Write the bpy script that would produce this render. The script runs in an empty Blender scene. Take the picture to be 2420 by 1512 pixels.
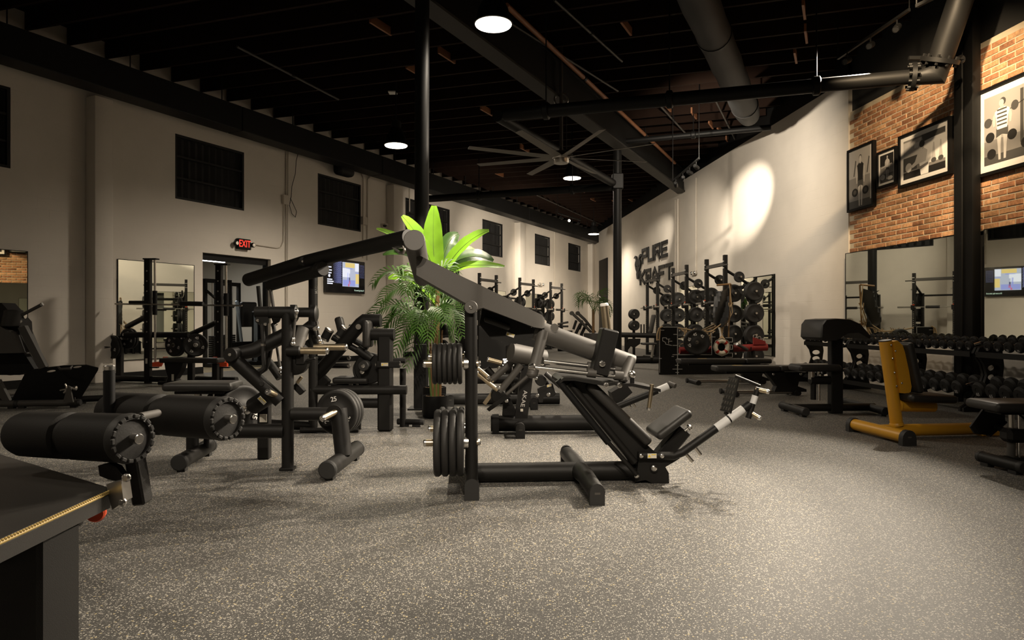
import bpy, bmesh, math, random
from mathutils import Vector as V, Matrix
R = random.Random(7)
SC = bpy.context.scene
COL = SC.collection
PI = math.pi
# ---------------------------------------------------------------- camera (a level 24 mm view from 1.2 m)
F, CX, CY, H = 1600.0, 1210.0, 756.0, 1.2
cd = bpy.data.cameras.new('camera'); cd.sensor_width = 36.0; cd.lens = F / 2420 * 36.0
cd.clip_end = 200
cam = bpy.data.objects.new('camera', cd); COL.objects.link(cam)
cam.location = (0, 0, H); cam.rotation_euler = (PI / 2, 0, 0); SC.camera = cam
# ---------------------------------------------------------------- world, exposure
wd = bpy.data.worlds.new('night'); SC.world = wd; wd.use_nodes = True
wd.node_tree.nodes['Background'].inputs[0].default_value = (1.0, 0.85, 0.7, 1)
wd.node_tree.nodes['Background'].inputs[1].default_value = 0.01
SC.view_settings.view_transform = 'Standard'; SC.view_settings.look = 'None'
SC.view_settings.exposure = 0.0; SC.view_settings.gamma = 1.0
SC.view_settings.use_curve_mapping = False
SC.cycles.use_denoising = True
SC.cycles.max_bounces = 8
SC.cycles.sample_clamp_indirect = 6.0
WARM = (1.0, 0.865, 0.69)
LAMP = 14.0           # radiance of the pendant lamp discs
PEND = 1150.0         # watts of the reflector beam under each pendant
SPOT = 3.0            # gain on the track spots

# ---------------------------------------------------------------- helpers: photo rows give the ground distance
def Yg(gy): return H * F / (gy - CY)
def W(px, py, Y): return V(((px - CX) / F * Y, Y, H + (CY - py) / F * Y))
def g(px, gy): return W(px, gy, Yg(gy))
def rp(n, Y): return n * Y / F

class Fr:
    """vertical working plane: u along it, v = horizontal normal (left-hand turn of u)"""
    def __init__(s, O, u):
        s.O = V((O[0], O[1])); s.u = V((u[0], u[1])).normalized(); s.v = V((-s.u.y, s.u.x))
    def p(s, px, py, v=0.0):
        d = V(((px - CX) / F, 1.0, (CY - py) / F)); d2 = V((d.x, d.y))
        t = (v + s.O.dot(s.v)) / d2.dot(s.v)
        return V((d.x * t, d.y * t, H + d.z * t))
    def w(s, u, v, z):
        q = s.O + s.u * u + s.v * v
        return V((q.x, q.y, z))
    def uv(s, P):
        q = V((P[0], P[1])) - s.O
        return q.dot(s.u), q.dot(s.v)
    @property
    def U(s): return V((s.u.x, s.u.y, 0))
    @property
    def N(s): return V((s.v.x, s.v.y, 0))
def frame_fb(front, back):
    m = (front + back) / 2; d = back - front
    return Fr(m, (d.y, -d.x))

class MB:
    def __init__(s): s.v = []; s.f = []
    def add(s, vs, fs):
        b = len(s.v); s.v += [tuple(q) for q in vs]; s.f += [tuple(b + i for i in f) for f in fs]; return s
    def box(s, c, h, ax=None):
        c = V(c); X, Y, Z = ax if ax else (V((1, 0, 0)), V((0, 1, 0)), V((0, 0, 1)))
        vs = [c + X * (h[0] * i) + Y * (h[1] * j) + Z * (h[2] * k) for k in (-1, 1) for j in (-1, 1) for i in (-1, 1)]
        return s.add(vs, [(0, 2, 3, 1), (4, 5, 7, 6), (0, 1, 5, 4), (2, 6, 7, 3), (0, 4, 6, 2), (1, 3, 7, 5)])
    def rbox(s, c, h, ax=None, bev=0.02, seg=3):
        bm = bmesh.new(); bmesh.ops.create_cube(bm, size=2)
        for q in bm.verts: q.co = V((q.co.x * h[0], q.co.y * h[1], q.co.z * h[2]))
        bev = min(bev, min(h) * .98)
        bmesh.ops.bevel(bm, geom=bm.edges[:], offset=bev, segments=seg, affect='EDGES', profile=.5)
        X, Y, Z = ax if ax else (V((1, 0, 0)), V((0, 1, 0)), V((0, 0, 1)))
        bm.verts.index_update()
        vs = [V(c) + X * q.co.x + Y * q.co.y + Z * q.co.z for q in bm.verts]
        fs = [[q.index for q in f.verts] for f in bm.faces]; bm.free()
        return s.add(vs, fs)
    def tube(s, pts, r, seg=14, cap=True, flat=1.0, up=None):
        pts = [V(p) for p in pts]; n = len(pts)
        rs = r if isinstance(r, (list, tuple)) else [r] * n
        tg = []
        for i in range(n):
            a = (pts[i] - pts[i - 1]).normalized() if i else None
            b = (pts[i + 1] - pts[i]).normalized() if i < n - 1 else None
            tg.append(((a or b) + (b or a)).normalized())
        t0 = tg[0]
        ref = V(up) if up else (V((0, 0, 1)) if abs(t0.z) < .9 else V((0, 1, 0)))
        X = (ref - t0 * ref.dot(t0)).normalized(); vs = []
        for i in range(n):
            if i:
                q = tg[i - 1].rotation_difference(tg[i]); X = q @ X
                X = (X - tg[i] * X.dot(tg[i])).normalized()
            Yv = tg[i].cross(X); k = 1.0
            if 0 < i < n - 1:
                c = tg[i].dot((pts[i + 1] - pts[i]).normalized()); k = 1 / max(.6, c)
            for j in range(seg):
                a = 2 * PI * j / seg
                vs.append(pts[i] + X * (math.cos(a) * rs[i] * (k if k < 1.05 else 1 + (k - 1) * .7)) + Yv * (math.sin(a) * rs[i] * flat))
        fs = [(i * seg + j, i * seg + (j + 1) % seg, (i + 1) * seg + (j + 1) % seg, (i + 1) * seg + j) for i in range(n - 1) for j in range(seg)]
        if cap: fs += [tuple(range(seg))[::-1], tuple((n - 1) * seg + j for j in range(seg))]
        return s.add(vs, fs)
    def lathe(s, p, axis, prof, seg=20):
        p = V(p); A = V(axis).normalized()
        ref = V((0, 0, 1)) if abs(A.z) < .9 else V((1, 0, 0))
        X = (ref - A * ref.dot(A)).normalized(); Yv = A.cross(X); vs = []
        for r, h in prof:
            for j in range(seg):
                a = 2 * PI * j / seg
                vs.append(p + A * h + X * (math.cos(a) * r) + Yv * (math.sin(a) * r))
        n = len(prof)
        fs = [(i * seg + j, i * seg + (j + 1) % seg, (i + 1) * seg + (j + 1) % seg, (i + 1) * seg + j) for i in range(n - 1) for j in range(seg)]
        fs += [tuple(range(seg))[::-1], tuple((n - 1) * seg + j for j in range(seg))]
        return s.add(vs, fs)
    def cyl(s, a, b, r, seg=16, bev=0.0):
        a, b = V(a), V(b); L = (b - a).length
        if bev: pr = [(r - bev, 0), (r, bev), (r, L - bev), (r - bev, L)]
        else: pr = [(r, 0), (r, L)]
        return s.lathe(a, b - a, pr, seg)
    def prism(s, poly, off):
        off = V(off); n = len(poly); vs = [V(p) for p in poly] + [V(p) + off for p in poly]
        return s.add(vs, [tuple(range(n))[::-1], tuple(range(n, 2 * n))] + [(i, (i + 1) % n, n + (i + 1) % n, n + i) for i in range(n)])
    def loft(s, rings, cap=True):
        n = len(rings[0]); vs = [p for r in rings for p in r]; m = len(rings)
        fs = [(i * n + j, i * n + (j + 1) % n, (i + 1) * n + (j + 1) % n, (i + 1) * n + j) for i in range(m - 1) for j in range(n)]
        if cap: fs += [tuple(range(n))[::-1], tuple((m - 1) * n + j for j in range(n))]
        return s.add(vs, fs)
    def ball(s, c, r, seg=12, rings=7, sc=(1, 1, 1)):
        pr = []
        vs = []; c = V(c)
        for i in range(rings + 1):
            t = PI * i / rings
            for j in range(seg):
                a = 2 * PI * j / seg
                vs.append(c + V((math.sin(t) * math.cos(a) * r * sc[0], math.sin(t) * math.sin(a) * r * sc[1], math.cos(t) * r * sc[2])))
        fs = [(i * seg + j, (i + 1) * seg + j, (i + 1) * seg + (j + 1) % seg, i * seg + (j + 1) % seg) for i in range(rings) for j in range(seg)]
        return s.add(vs, fs)
    def torus(s, c, A, R1, r, seg=28, sub=10, a0=0.0, a1=2 * PI, ref=None):
        A = V(A).normalized(); ref = V(ref) if ref else (V((0, 0, 1)) if abs(A.z) < .9 else V((1, 0, 0)))
        X = (ref - A * ref.dot(A)).normalized(); Yv = A.cross(X); full = abs(a1 - a0 - 2 * PI) < 1e-6
        n = seg if full else seg + 1; vs = []
        for i in range(n):
            a = a0 + (a1 - a0) * i / seg; D = X * math.cos(a) + Yv * math.sin(a)
            for j in range(sub):
                b = 2 * PI * j / sub
                vs.append(V(c) + D * (R1 + r * math.cos(b)) + A * (r * math.sin(b)))
        fs = [(i * sub + j, ((i + 1) % n) * sub + j, ((i + 1) % n) * sub + (j + 1) % sub, i * sub + (j + 1) % sub) for i in range(seg) for j in range(sub)]
        if not full: fs += [tuple(range(sub)), tuple((n - 1) * sub + j for j in range(sub))[::-1]]
        return s.add(vs, fs)
    def holed(s, outer, holes, off):
        """flat plate with holes: loops of 3D points in one plane, thickness vector off"""
        bm = bmesh.new(); ed = []; O0 = V(outer[0])
        for lp in [outer] + holes:
            q = [bm.verts.new(p) for p in lp]
            ed += [bm.edges.new((q[i], q[(i + 1) % len(q)])) for i in range(len(q))]
        bmesh.ops.triangle_fill(bm, edges=ed, use_beauty=True, use_dissolve=False, normal=V(off).normalized())
        ex = bmesh.ops.extrude_face_region(bm, geom=bm.faces[:] + bm.edges[:], use_keep_orig=True)
        bmesh.ops.translate(bm, verts=[e for e in ex['geom'] if isinstance(e, bmesh.types.BMVert)], vec=V(off))
        bmesh.ops.recalc_face_normals(bm, faces=bm.faces[:]); bm.verts.index_update()
        vs = [q.co.copy() for q in bm.verts]; fs = [[q.index for q in f.verts] for f in bm.faces]; bm.free()
        return s.add(vs, fs)
    def xf(s, M):
        s.v = [tuple(M @ V(p)) for p in s.v]; return s
    def mesh(s, name, mat, off=V((0, 0, 0)), sharp=35):
        me = bpy.data.meshes.new(name)
        me.from_pydata([(p[0] - off[0], p[1] - off[1], p[2] - off[2]) for p in s.v], [], s.f)
        bm = bmesh.new(); bm.from_mesh(me); bmesh.ops.recalc_face_normals(bm, faces=bm.faces[:]); bm.to_mesh(me); bm.free()
        if mat: me.materials.append(mat)
        me.polygons.foreach_set('use_smooth', [True] * len(me.polygons))
        try: me.set_sharp_from_angle(angle=math.radians(sharp))
        except Exception: pass
        return me

def link(name, data, parent=None):
    o = bpy.data.objects.new(name, data); COL.objects.link(o)
    if parent: o.parent = parent
    return o
class T:
    """a thing: Empty at its base, parts as children (world coordinates in, local out)"""
    def __init__(s, name, label, cat, loc, group=None, rot=0.0):
        s.o = link(name, None); s.loc = V(loc); s.o.location = loc; s.o.empty_display_size = .1
        s.o.rotation_euler = (0, 0, rot); s.local = False
        s.o['label'] = label; s.o['category'] = cat
        if group: s.o['group'] = group
    def part(s, name, mb, mat, parent=None, label=None):
        o = link(name, mb.mesh(name, mat, V((0, 0, 0)) if s.local else s.loc), parent or s.o)
        if label: o['label'] = label
        return o
    def tube(s, name, pts, r, mat, parent=None, label=None, **k): return s.part(name, MB().tube(pts, r, **k), mat, parent, label)
    def cyl(s, name, a, b, r, mat, parent=None, label=None, bev=0.0, seg=16): return s.part(name, MB().cyl(a, b, r, seg, bev), mat, parent, label)
    def pad(s, name, c, h, ax, mat, bev=.03, parent=None, label=None): return s.part(name, MB().rbox(c, h, ax, bev, 4), mat, parent, label)
    def box(s, name, c, h, ax, mat, bev=.004, parent=None, label=None): return s.part(name, MB().rbox(c, h, ax, bev, 1) if bev else MB().box(c, h, ax), mat, parent, label)
    def poly(s, name, pts, off, mat, parent=None, label=None):
        off = V(off); return s.part(name, MB().prism([V(p) - off / 2 for p in pts], off), mat, parent, label)
    def bolt(s, p, axis, r, parent=None):
        return s.part('bolt', MB().lathe(V(p), axis, [(r, 0), (r, r * .5), (r * .6, r * .8)], 10), M['chrome'], parent)
def solo(name, label, cat, mb, mat, loc, group=None):
    o = link(name, mb.mesh(name, mat, V(loc))); o.location = loc; o['label'] = label; o['category'] = cat
    if group: o['group'] = group
    return o
def struct(name, mb, mat, loc=V((0, 0, 0)), parent=None, rot=0.0):
    o = link(name, mb.mesh(name, mat), parent); o.location = loc
    if rot: o.rotation_euler = (0, 0, rot)
    if not parent: o['kind'] = 'structure'
    return o
def dup(o, parent=None):
    c = o.copy(); COL.objects.link(c); c.parent = parent
    for ch in list(o.children): dup(ch, c)
    return c
def axes_from(x, ref):
    """orthonormal axes with X along x and Z as near ref as possible"""
    X = V(x).normalized(); Z = (V(ref) - X * V(ref).dot(X)).normalized(); return (X, Z.cross(X), Z)
def arch(w, h, n=8):
    r = w / 2; q = [(-r, 0), (r, 0)]
    return q + [(r * math.cos(PI * i / n), h - r * 1.15 + r * 1.15 * math.sin(PI * i / n)) for i in range(n + 1)]
_tx = {}
def text_mb(body, size=1.0, depth=0.004, bold=0.0):
    k = (body, bold)
    if k not in _tx:
        cu = bpy.data.curves.new('txt', 'FONT'); cu.body = body; cu.align_x = 'CENTER'; cu.align_y = 'CENTER'; cu.offset = bold; cu.resolution_u = 2
        o = bpy.data.objects.new('txt', cu); COL.objects.link(o)
        dg = bpy.context.evaluated_depsgraph_get(); me = bpy.data.meshes.new_from_object(o.evaluated_get(dg))
        _tx[k] = ([tuple(q.co) for q in me.vertices], [tuple(p.vertices) for p in me.polygons])
        bpy.data.objects.remove(o); bpy.data.curves.remove(cu); bpy.data.meshes.remove(me)
    vs, fs = _tx[k]; m = MB(); n = len(vs)
    m.add([(q[0] * size, q[1] * size, 0) for q in vs] + [(q[0] * size, q[1] * size, depth) for q in vs], [f for f in fs] + [tuple(n + i for i in f) for f in fs])
    return m
def text_on(body, c, X, Yv, size, depth=.004, bold=0.0, sx=1.0):
    """flat lettering centred at c: reads along X, up along Yv"""
    X = V(X).normalized(); Yv = V(Yv).normalized(); N = X.cross(Yv)
    m = text_mb(body, size, depth, bold)
    m.v = [tuple(V(c) + X * (q[0] * sx) + Yv * q[1] + N * q[2]) for q in m.v]
    return m

# ---------------------------------------------------------------- materials
M = {}
def nt(name):
    m = bpy.data.materials.new(name); m.use_nodes = True; t = m.node_tree
    return m, t, t.nodes['Principled BSDF']
def mat(name, col, rough=.5, metal=0.0, bump=0.0, bscale=200.0, var=0.0, vscale=6.0, emit=None, es=0.0, spec=.5, coat=0.0):
    m, t, b = nt(name); n, L = t.nodes, t.links
    b.inputs['Base Color'].default_value = (*col, 1); b.inputs['Roughness'].default_value = rough
    b.inputs['Metallic'].default_value = metal; b.inputs['Specular IOR Level'].default_value = spec
    if coat: b.inputs['Coat Weight'].default_value = coat
    if emit: b.inputs['Emission Color'].default_value = (*emit, 1); b.inputs['Emission Strength'].default_value = es
    if bump or var: tc = n.new('ShaderNodeTexCoord')
    if bump:
        nz = n.new('ShaderNodeTexNoise'); nz.inputs['Scale'].default_value = bscale; nz.inputs['Detail'].default_value = 1
        bp = n.new('ShaderNodeBump'); bp.inputs['Strength'].default_value = bump; bp.inputs['Distance'].default_value = .002
        L.new(tc.outputs['Object'], nz.inputs['Vector']); L.new(nz.outputs['Fac'], bp.inputs['Height']); L.new(bp.outputs['Normal'], b.inputs['Normal'])
    if var:
        nz = n.new('ShaderNodeTexNoise'); nz.inputs['Scale'].default_value = vscale; nz.inputs['Detail'].default_value = 4
        mx = n.new('ShaderNodeMix'); mx.data_type = 'RGBA'
        mx.inputs['A'].default_value = (*[c * (1 - var) for c in col], 1); mx.inputs['B'].default_value = (*[min(1, c * (1 + var)) for c in col], 1)
        L.new(tc.outputs['Object'], nz.inputs['Vector']); L.new(nz.outputs['Fac'], mx.inputs['Factor']); L.new(mx.outputs['Result'], b.inputs['Base Color'])
    M[name] = m; return m
mat('coat', (.0085, .0078, .0070), .48, 0, .35, 420, spec=.26)            # textured black powder coat
mat('coat_grey', (.058, .053, .047), .55, 0, .25, 420)
mat('black', (.006, .006, .006), .5, 0, .1, 200, spec=.22)
mat('gloss', (.012, .012, .012), .22)
mat('rubber', (.018, .017, .016), .6, 0, .15, 150, .2, spec=.35)
mat('leather', (.021, .0195, .0178), .46, 0, .25, 260, spec=.4)
mat('foam', (.008, .007, .006), .65, 0, .2, 300, spec=.18)
mat('window_black', (.006, .006, .006), .7)
mat('chrome', (.78, .76, .73), .24, 1.0)
mat('steel', (.55, .52, .48), .3, 1.0)
mat('brass', (.52, .43, .30), .34, 1.0, .15, 90, .2)
mat('white', (.75, .73, .70), .5)
mat('label', (.62, .58, .50), .5)
mat('yellow_print', (.75, .55, .05), .5)
mat('tape', (.62, .62, .62), .55, 0, .2, 90)
mat('red', (.42, .03, .015), .4)
mat('orange', (.85, .10, .03), .45)
mat('yellow', (.56, .275, .016), .38, 0, .12, 300, .08)
mat('darkred', (.22, .012, .010), .45)
mat('gold_tape', (.65, .45, .12), .5)
mat('stitch', (.45, .32, .10), .6)
mat('print_black', (.015, .014, .013), .6); mat('print_dark', (.07, .068, .064), .6); mat('print_mid', (.22, .21, .20), .6)
mat('print_soft', (.36, .345, .33), .6); mat('print_light', (.50, .48, .46), .6); mat('print_white', (.78, .76, .73), .6)
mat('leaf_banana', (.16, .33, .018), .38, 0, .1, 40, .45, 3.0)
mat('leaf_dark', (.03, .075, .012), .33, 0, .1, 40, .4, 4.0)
mat('leaf_palm', (.050, .125, .015), .4, 0, 0, 1, .4, 5.0)
mat('stem', (.20, .11, .04), .6, 0, .4, 60, .4, 9.0)
mat('stem_green', (.09, .15, .03), .5)
mat('gravel', (.25, .16, .09), .8, 0, 1.0, 80, .5, 40)
mat('wood', (.27, .11, .045), .6, 0, .3, 40, .35, 3.0)
mat('joist', (.017, .009, .006), .8, 0, .3, 30, .4, 2.0, spec=.1)
mat('deck', (.008, .0045, .0035), .8, 0, .3, 20, .4, 1.2, spec=.1)
mat('girder', (.030, .028, .025), .6, 0, .2, 40, .2, 2.0, spec=.3)
mat('dark_steel', (.008, .008, .008), .5, 0, .15, 60, .2, 2.0, spec=.22)
mat('fan_grey', (.20, .185, .165), .5)
mat('duct_cloth', (.009, .0095, .010), .65, 0, .3, 14)
mat('rope', (.42, .30, .17), .8, 0, .5, 200)
mat('cord', (.3, .27, .22), .6)
mat('ring_white', (.72, .66, .54), .55)
mat('chalk', (.55, .54, .52), .7)
mat('cloth_black', (.03, .03, .03), .38, 0, .2, 60)
mat('gasket', (.014, .0135, .013), .6)
mat('pale_blue', (.42, .50, .58), .35, .6)
mat('trim_white', (.55, .50, .43), .5)
mat('mirror', (.80, .82, .74), .012, 1.0)
mat('lamp_disc', (1, 1, 1), .5, emit=(1.0, .87, .68), es=LAMP)
mat('spot_lens', (1, 1, 1), .5, emit=(1.0, .90, .74), es=25)
mat('exit_red', (.6, .02, .01), .4, emit=(1.0, .055, .035), es=1.25)
mat('screen_black', (.012, .012, .014), .12)
mat('screen_white', (.2, .2, .2), .3, emit=(.85, .88, 1.0), es=.9)
mat('screen_blue', (.1, .1, .2), .3, emit=(.38, .44, .95), es=.7)
mat('screen_yellow', (.2, .2, .1), .3, emit=(.95, .72, .25), es=.75)
mat('screen_grey', (.1, .1, .1), .3, emit=(.55, .60, .75), es=.8)
mat('screen_dark', (.05, .05, .1), .3, emit=(.08, .09, .22), es=.6)
mat('screen_green', (.2, .2, .2), .3, emit=(.75, 1.0, .80), es=.9)
mat('screen_red', (.2, .0, .0), .3, emit=(.9, .12, .15), es=.7)
mat('strip_light', (1, 1, 1), .4, emit=(.92, .95, 1.0), es=16)
mat('block_room', (.50, .47, .41), .8)
mat('blue_dark', (.03, .045, .08), .7)
mat('vinyl', (.42, .36, .24), .25, 0, .05, 8, .3, 1.5)

def wall_paint(name, col, bw=.40, bh=.20, dirt=.25):
    m, t, b = nt(name); n, L = t.nodes, t.links
    tc = n.new('ShaderNodeTexCoord'); sp = n.new('ShaderNodeSeparateXYZ'); cb = n.new('ShaderNodeCombineXYZ')
    L.new(tc.outputs['Object'], sp.inputs[0]); L.new(sp.outputs['X'], cb.inputs['X']); L.new(sp.outputs['Z'], cb.inputs['Y'])
    br = n.new('ShaderNodeTexBrick'); br.inputs['Scale'].default_value = 1.0
    br.inputs['Brick Width'].default_value = bw; br.inputs['Row Height'].default_value = bh; br.inputs['Mortar Size'].default_value = .006; br.inputs['Mortar Smooth'].default_value = .6
    br.inputs['Color1'].default_value = (1, 1, 1, 1); br.inputs['Color2'].default_value = (.93, .93, .93, 1); br.inputs['Mortar'].default_value = (.5, .5, .5, 1)
    L.new(cb.outputs[0], br.inputs['Vector'])
    nz = n.new('ShaderNodeTexNoise'); nz.inputs['Scale'].default_value = 25; nz.inputs['Detail'].default_value = 5; L.new(tc.outputs['Object'], nz.inputs['Vector'])
    n2 = n.new('ShaderNodeTexNoise'); n2.inputs['Scale'].default_value = .8; n2.inputs['Detail'].default_value = 5; L.new(tc.outputs['Object'], n2.inputs['Vector'])
    ad = n.new('ShaderNodeMath'); ad.operation = 'MULTIPLY_ADD'; ad.inputs[1].default_value = .35; L.new(nz.outputs['Fac'], ad.inputs[0]); L.new(br.outputs['Color'], ad.inputs[2])
    # joints fade in and out under the paint
    n3 = n.new('ShaderNodeTexNoise'); n3.inputs['Scale'].default_value = 1.7; n3.inputs['Detail'].default_value = 3; L.new(tc.outputs['Object'], n3.inputs['Vector'])
    rm = n.new('ShaderNodeMapRange'); rm.inputs[1].default_value = .42; rm.inputs[2].default_value = .7; rm.inputs[3].default_value = .12; rm.inputs[4].default_value = .55; L.new(n3.outputs['Fac'], rm.inputs[0])
    bp = n.new('ShaderNodeBump'); bp.inputs['Distance'].default_value = .008; L.new(rm.outputs[0], bp.inputs['Strength']); L.new(ad.outputs[0], bp.inputs['Height']); L.new(bp.outputs[0], b.inputs['Normal'])
    mx = n.new('ShaderNodeMix'); mx.data_type = 'RGBA'; mx.inputs['A'].default_value = (*[c * (1 - dirt) for c in col], 1); mx.inputs['B'].default_value = (*col, 1)
    r2 = n.new('ShaderNodeMapRange'); r2.inputs[1].default_value = .3; r2.inputs[2].default_value = .55; L.new(n2.outputs['Fac'], r2.inputs[0])
    L.new(r2.outputs[0], mx.inputs['Factor']); L.new(mx.outputs['Result'], b.inputs['Base Color']); b.inputs['Roughness'].default_value = .75
    M[name] = m
wall_paint('paint', (.72, .67, .60), dirt=.10)
wall_paint('paint_dark', (.012, .012, .012))
def floor_mat():
    m, t, b = nt('floor_rubber'); n, L = t.nodes, t.links
    tc = n.new('ShaderNodeTexCoord')
    def chips(scale, lo, hi, rad):
        vo = n.new('ShaderNodeTexVoronoi'); vo.inputs['Scale'].default_value = scale; L.new(tc.outputs['Object'], vo.inputs['Vector'])
        s = n.new('ShaderNodeSeparateColor'); L.new(vo.outputs['Color'], s.inputs[0])
        a = n.new('ShaderNodeMath'); a.operation = 'GREATER_THAN'; a.inputs[1].default_value = lo; L.new(s.outputs[0], a.inputs[0])
        d = n.new('ShaderNodeMath'); d.operation = 'LESS_THAN'; d.inputs[1].default_value = rad; L.new(vo.outputs['Distance'], d.inputs[0])
        q = n.new('ShaderNodeMath'); q.operation = 'MULTIPLY'; L.new(a.outputs[0], q.inputs[0]); L.new(d.outputs[0], q.inputs[1]); return q
    c1 = chips(125, .66, 1, .40); c2 = chips(190, .60, 1, .42); c3 = chips(80, .93, 1, .36)
    nz = n.new('ShaderNodeTexNoise'); nz.inputs['Scale'].default_value = 1.1; nz.inputs['Detail'].default_value = 6; L.new(tc.outputs['Object'], nz.inputs['Vector'])
    base = n.new('ShaderNodeMix'); base.data_type = 'RGBA'; base.inputs['A'].default_value = (.052, .050, .0465, 1); base.inputs['B'].default_value = (.080, .0765, .071, 1)
    L.new(nz.outputs['Fac'], base.inputs['Factor']); cur = base.outputs['Result']
    for c, colr in ((c2, (.22, .21, .19, 1)), (c1, (.47, .44, .385, 1)), (c3, (.47, .39, .23, 1))):
        mx = n.new('ShaderNodeMix'); mx.data_type = 'RGBA'; mx.inputs['B'].default_value = colr
        L.new(cur, mx.inputs['A']); L.new(c.outputs[0], mx.inputs['Factor']); cur = mx.outputs['Result']
    L.new(cur, b.inputs['Base Color']); b.inputs['Roughness'].default_value = .62; b.inputs['Specular IOR Level'].default_value = .35
    n4 = n.new('ShaderNodeTexNoise'); n4.inputs['Scale'].default_value = 160; L.new(tc.outputs['Object'], n4.inputs['Vector'])
    bp = n.new('ShaderNodeBump'); bp.inputs['Strength'].default_value = .35; bp.inputs['Distance'].default_value = .002; L.new(n4.outputs['Fac'], bp.inputs['Height']); L.new(bp.outputs[0], b.inputs['Normal'])
    M['floor'] = m
floor_mat()
def brick_mat():
    m, t, b = nt('brick_clay'); n, L = t.nodes, t.links
    tc = n.new('ShaderNodeTexCoord'); oi = n.new('ShaderNodeObjectInfo'); ge = n.new('ShaderNodeNewGeometry')
    ad = n.new('ShaderNodeMath'); ad.operation = 'ADD'; L.new(oi.outputs['Random'], ad.inputs[0]); L.new(ge.outputs['Random Per Island'], ad.inputs[1])
    fr_ = n.new('ShaderNodeMath'); fr_.operation = 'FRACT'; L.new(ad.outputs[0], fr_.inputs[0])
    cr = n.new('ShaderNodeValToRGB'); e = cr.color_ramp.elements; e[0].color = (.29, .125, .062, 1); e[1].color = (.52, .30, .155, 1)
    x = cr.color_ramp.elements.new(.5); x.color = (.42, .205, .10, 1); L.new(fr_.outputs[0], cr.inputs[0])
    nz = n.new('ShaderNodeTexNoise'); nz.inputs['Scale'].default_value = 22; nz.inputs['Detail'].default_value = 5; L.new(ge.outputs['Position'], nz.inputs['Vector'])
    mr = n.new('ShaderNodeMapRange'); mr.inputs[1].default_value = .3; mr.inputs[2].default_value = .7; mr.inputs[3].default_value = .65; mr.inputs[4].default_value = 1.2; L.new(nz.outputs['Fac'], mr.inputs[0])
    mx = n.new('ShaderNodeMix'); mx.data_type = 'RGBA'; mx.blend_type = 'MULTIPLY'; mx.inputs['Factor'].default_value = 1
    L.new(cr.outputs[0], mx.inputs['A']); L.new(mr.outputs[0], mx.inputs['B']); L.new(mx.outputs['Result'], b.inputs['Base Color'])
    bp = n.new('ShaderNodeBump'); bp.inputs['Strength'].default_value = .6; bp.inputs['Distance'].default_value = .006; L.new(nz.outputs['Fac'], bp.inputs['Height']); L.new(bp.outputs[0], b.inputs['Normal'])
    b.inputs['Roughness'].default_value = .85; M['brick'] = m
brick_mat(); mat('mortar', (.52, .44, .32), .9, 0, .6, 60, .2, 8)
mat('block_patch', (.5, .47, .42), .8)

# ---------------------------------------------------------------- wall frames
VL, VR = 2000.0, 1080.0            # where the two long walls vanish on the horizon
SL, SR = .083, .155
LW = Fr(g(0, CY + SL * VL), (VL - CX, F))              # v points out of the room
RW = Fr(g(2005, CY + SR * 925), (VR - CX, F))          # v points into the room
JD = V((.952, -.305, 0))                               # the joists run this way
def lpx(px): return LW.uv(LW.p(px, 700))[0]
def rpx(px, v=0): return RW.uv(RW.p(px, 700, v))[0]
def beam(px, py, z):                                    # point seen at px,py lying at height z
    return W(px, py, (z - H) * F / (CY - py))
def spot(name, p, target, watts, deg, blend=.5, col=WARM, rad=.05):
    ld = bpy.data.lights.new(name, 'SPOT'); ld.energy = watts * SPOT; ld.color = col; ld.spot_size = math.radians(deg); ld.spot_blend = blend; ld.shadow_soft_size = rad
    o = bpy.data.objects.new(name, ld); COL.objects.link(o); o.location = p
    o.rotation_euler = (V(target) - V(p)).to_track_quat('-Z', 'Y').to_euler(); return o
# ---------------------------------------------------------------- lights: real spots on the tracks (pendants carry their own light)
ZJ, ZD = 6.3, 6.62                      # underside of joists, of the roof deck
YE = 38.4
# ---------------------------------------------------------------- floor, ceiling
struct('floor', MB().box((-5, 16, -.06), (24, 27, .06)), M['floor'])
ceil = struct('ceiling', MB().box((-5, 16, ZD + .05), (24, 27, .05)), M['deck'])
for i in range(64):
    Q = LW.w(-14.0 + i * .72, 0, 0)
    # length to the right wall
    t = (0.0 - (V((Q.x, Q.y)) - RW.O).dot(RW.v)) / V((JD.x, JD.y)).dot(RW.v)
    a = Q + JD * .02; b = Q + JD * max(.5, t - .05)
    if b.y < -7 or a.y > YE + .5: continue
    m = (a + b) / 2; m.z = (ZJ + ZD) / 2
    struct('joist', MB().box((0, 0, 0), ((b - a).length / 2, .03, (ZD - ZJ) / 2)), M['joist'], m, ceil, math.atan2(JD.y, JD.x))
# timber blocking between the joists
for px, py in ((1578, 250), (1640, 268), (1680, 292), (1700, 305), (1720, 330), (1375, 448), (1402, 470), (1452, 474), (1490, 470), (1240, 350), (1180, 410), (1322, 440), (1056, 130), (1150, 260), (900, 60), (980, 165), (1480, 60), (1900, 20), (1905, 80), (1880, 130)):
    Q = beam(px, py, ZJ + .06)
    struct('wood_block', MB().box((0, 0, 0), (.30, .02, .07)), M['wood'], Q, ceil, math.atan2(LW.u.y, LW.u.x))

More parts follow.
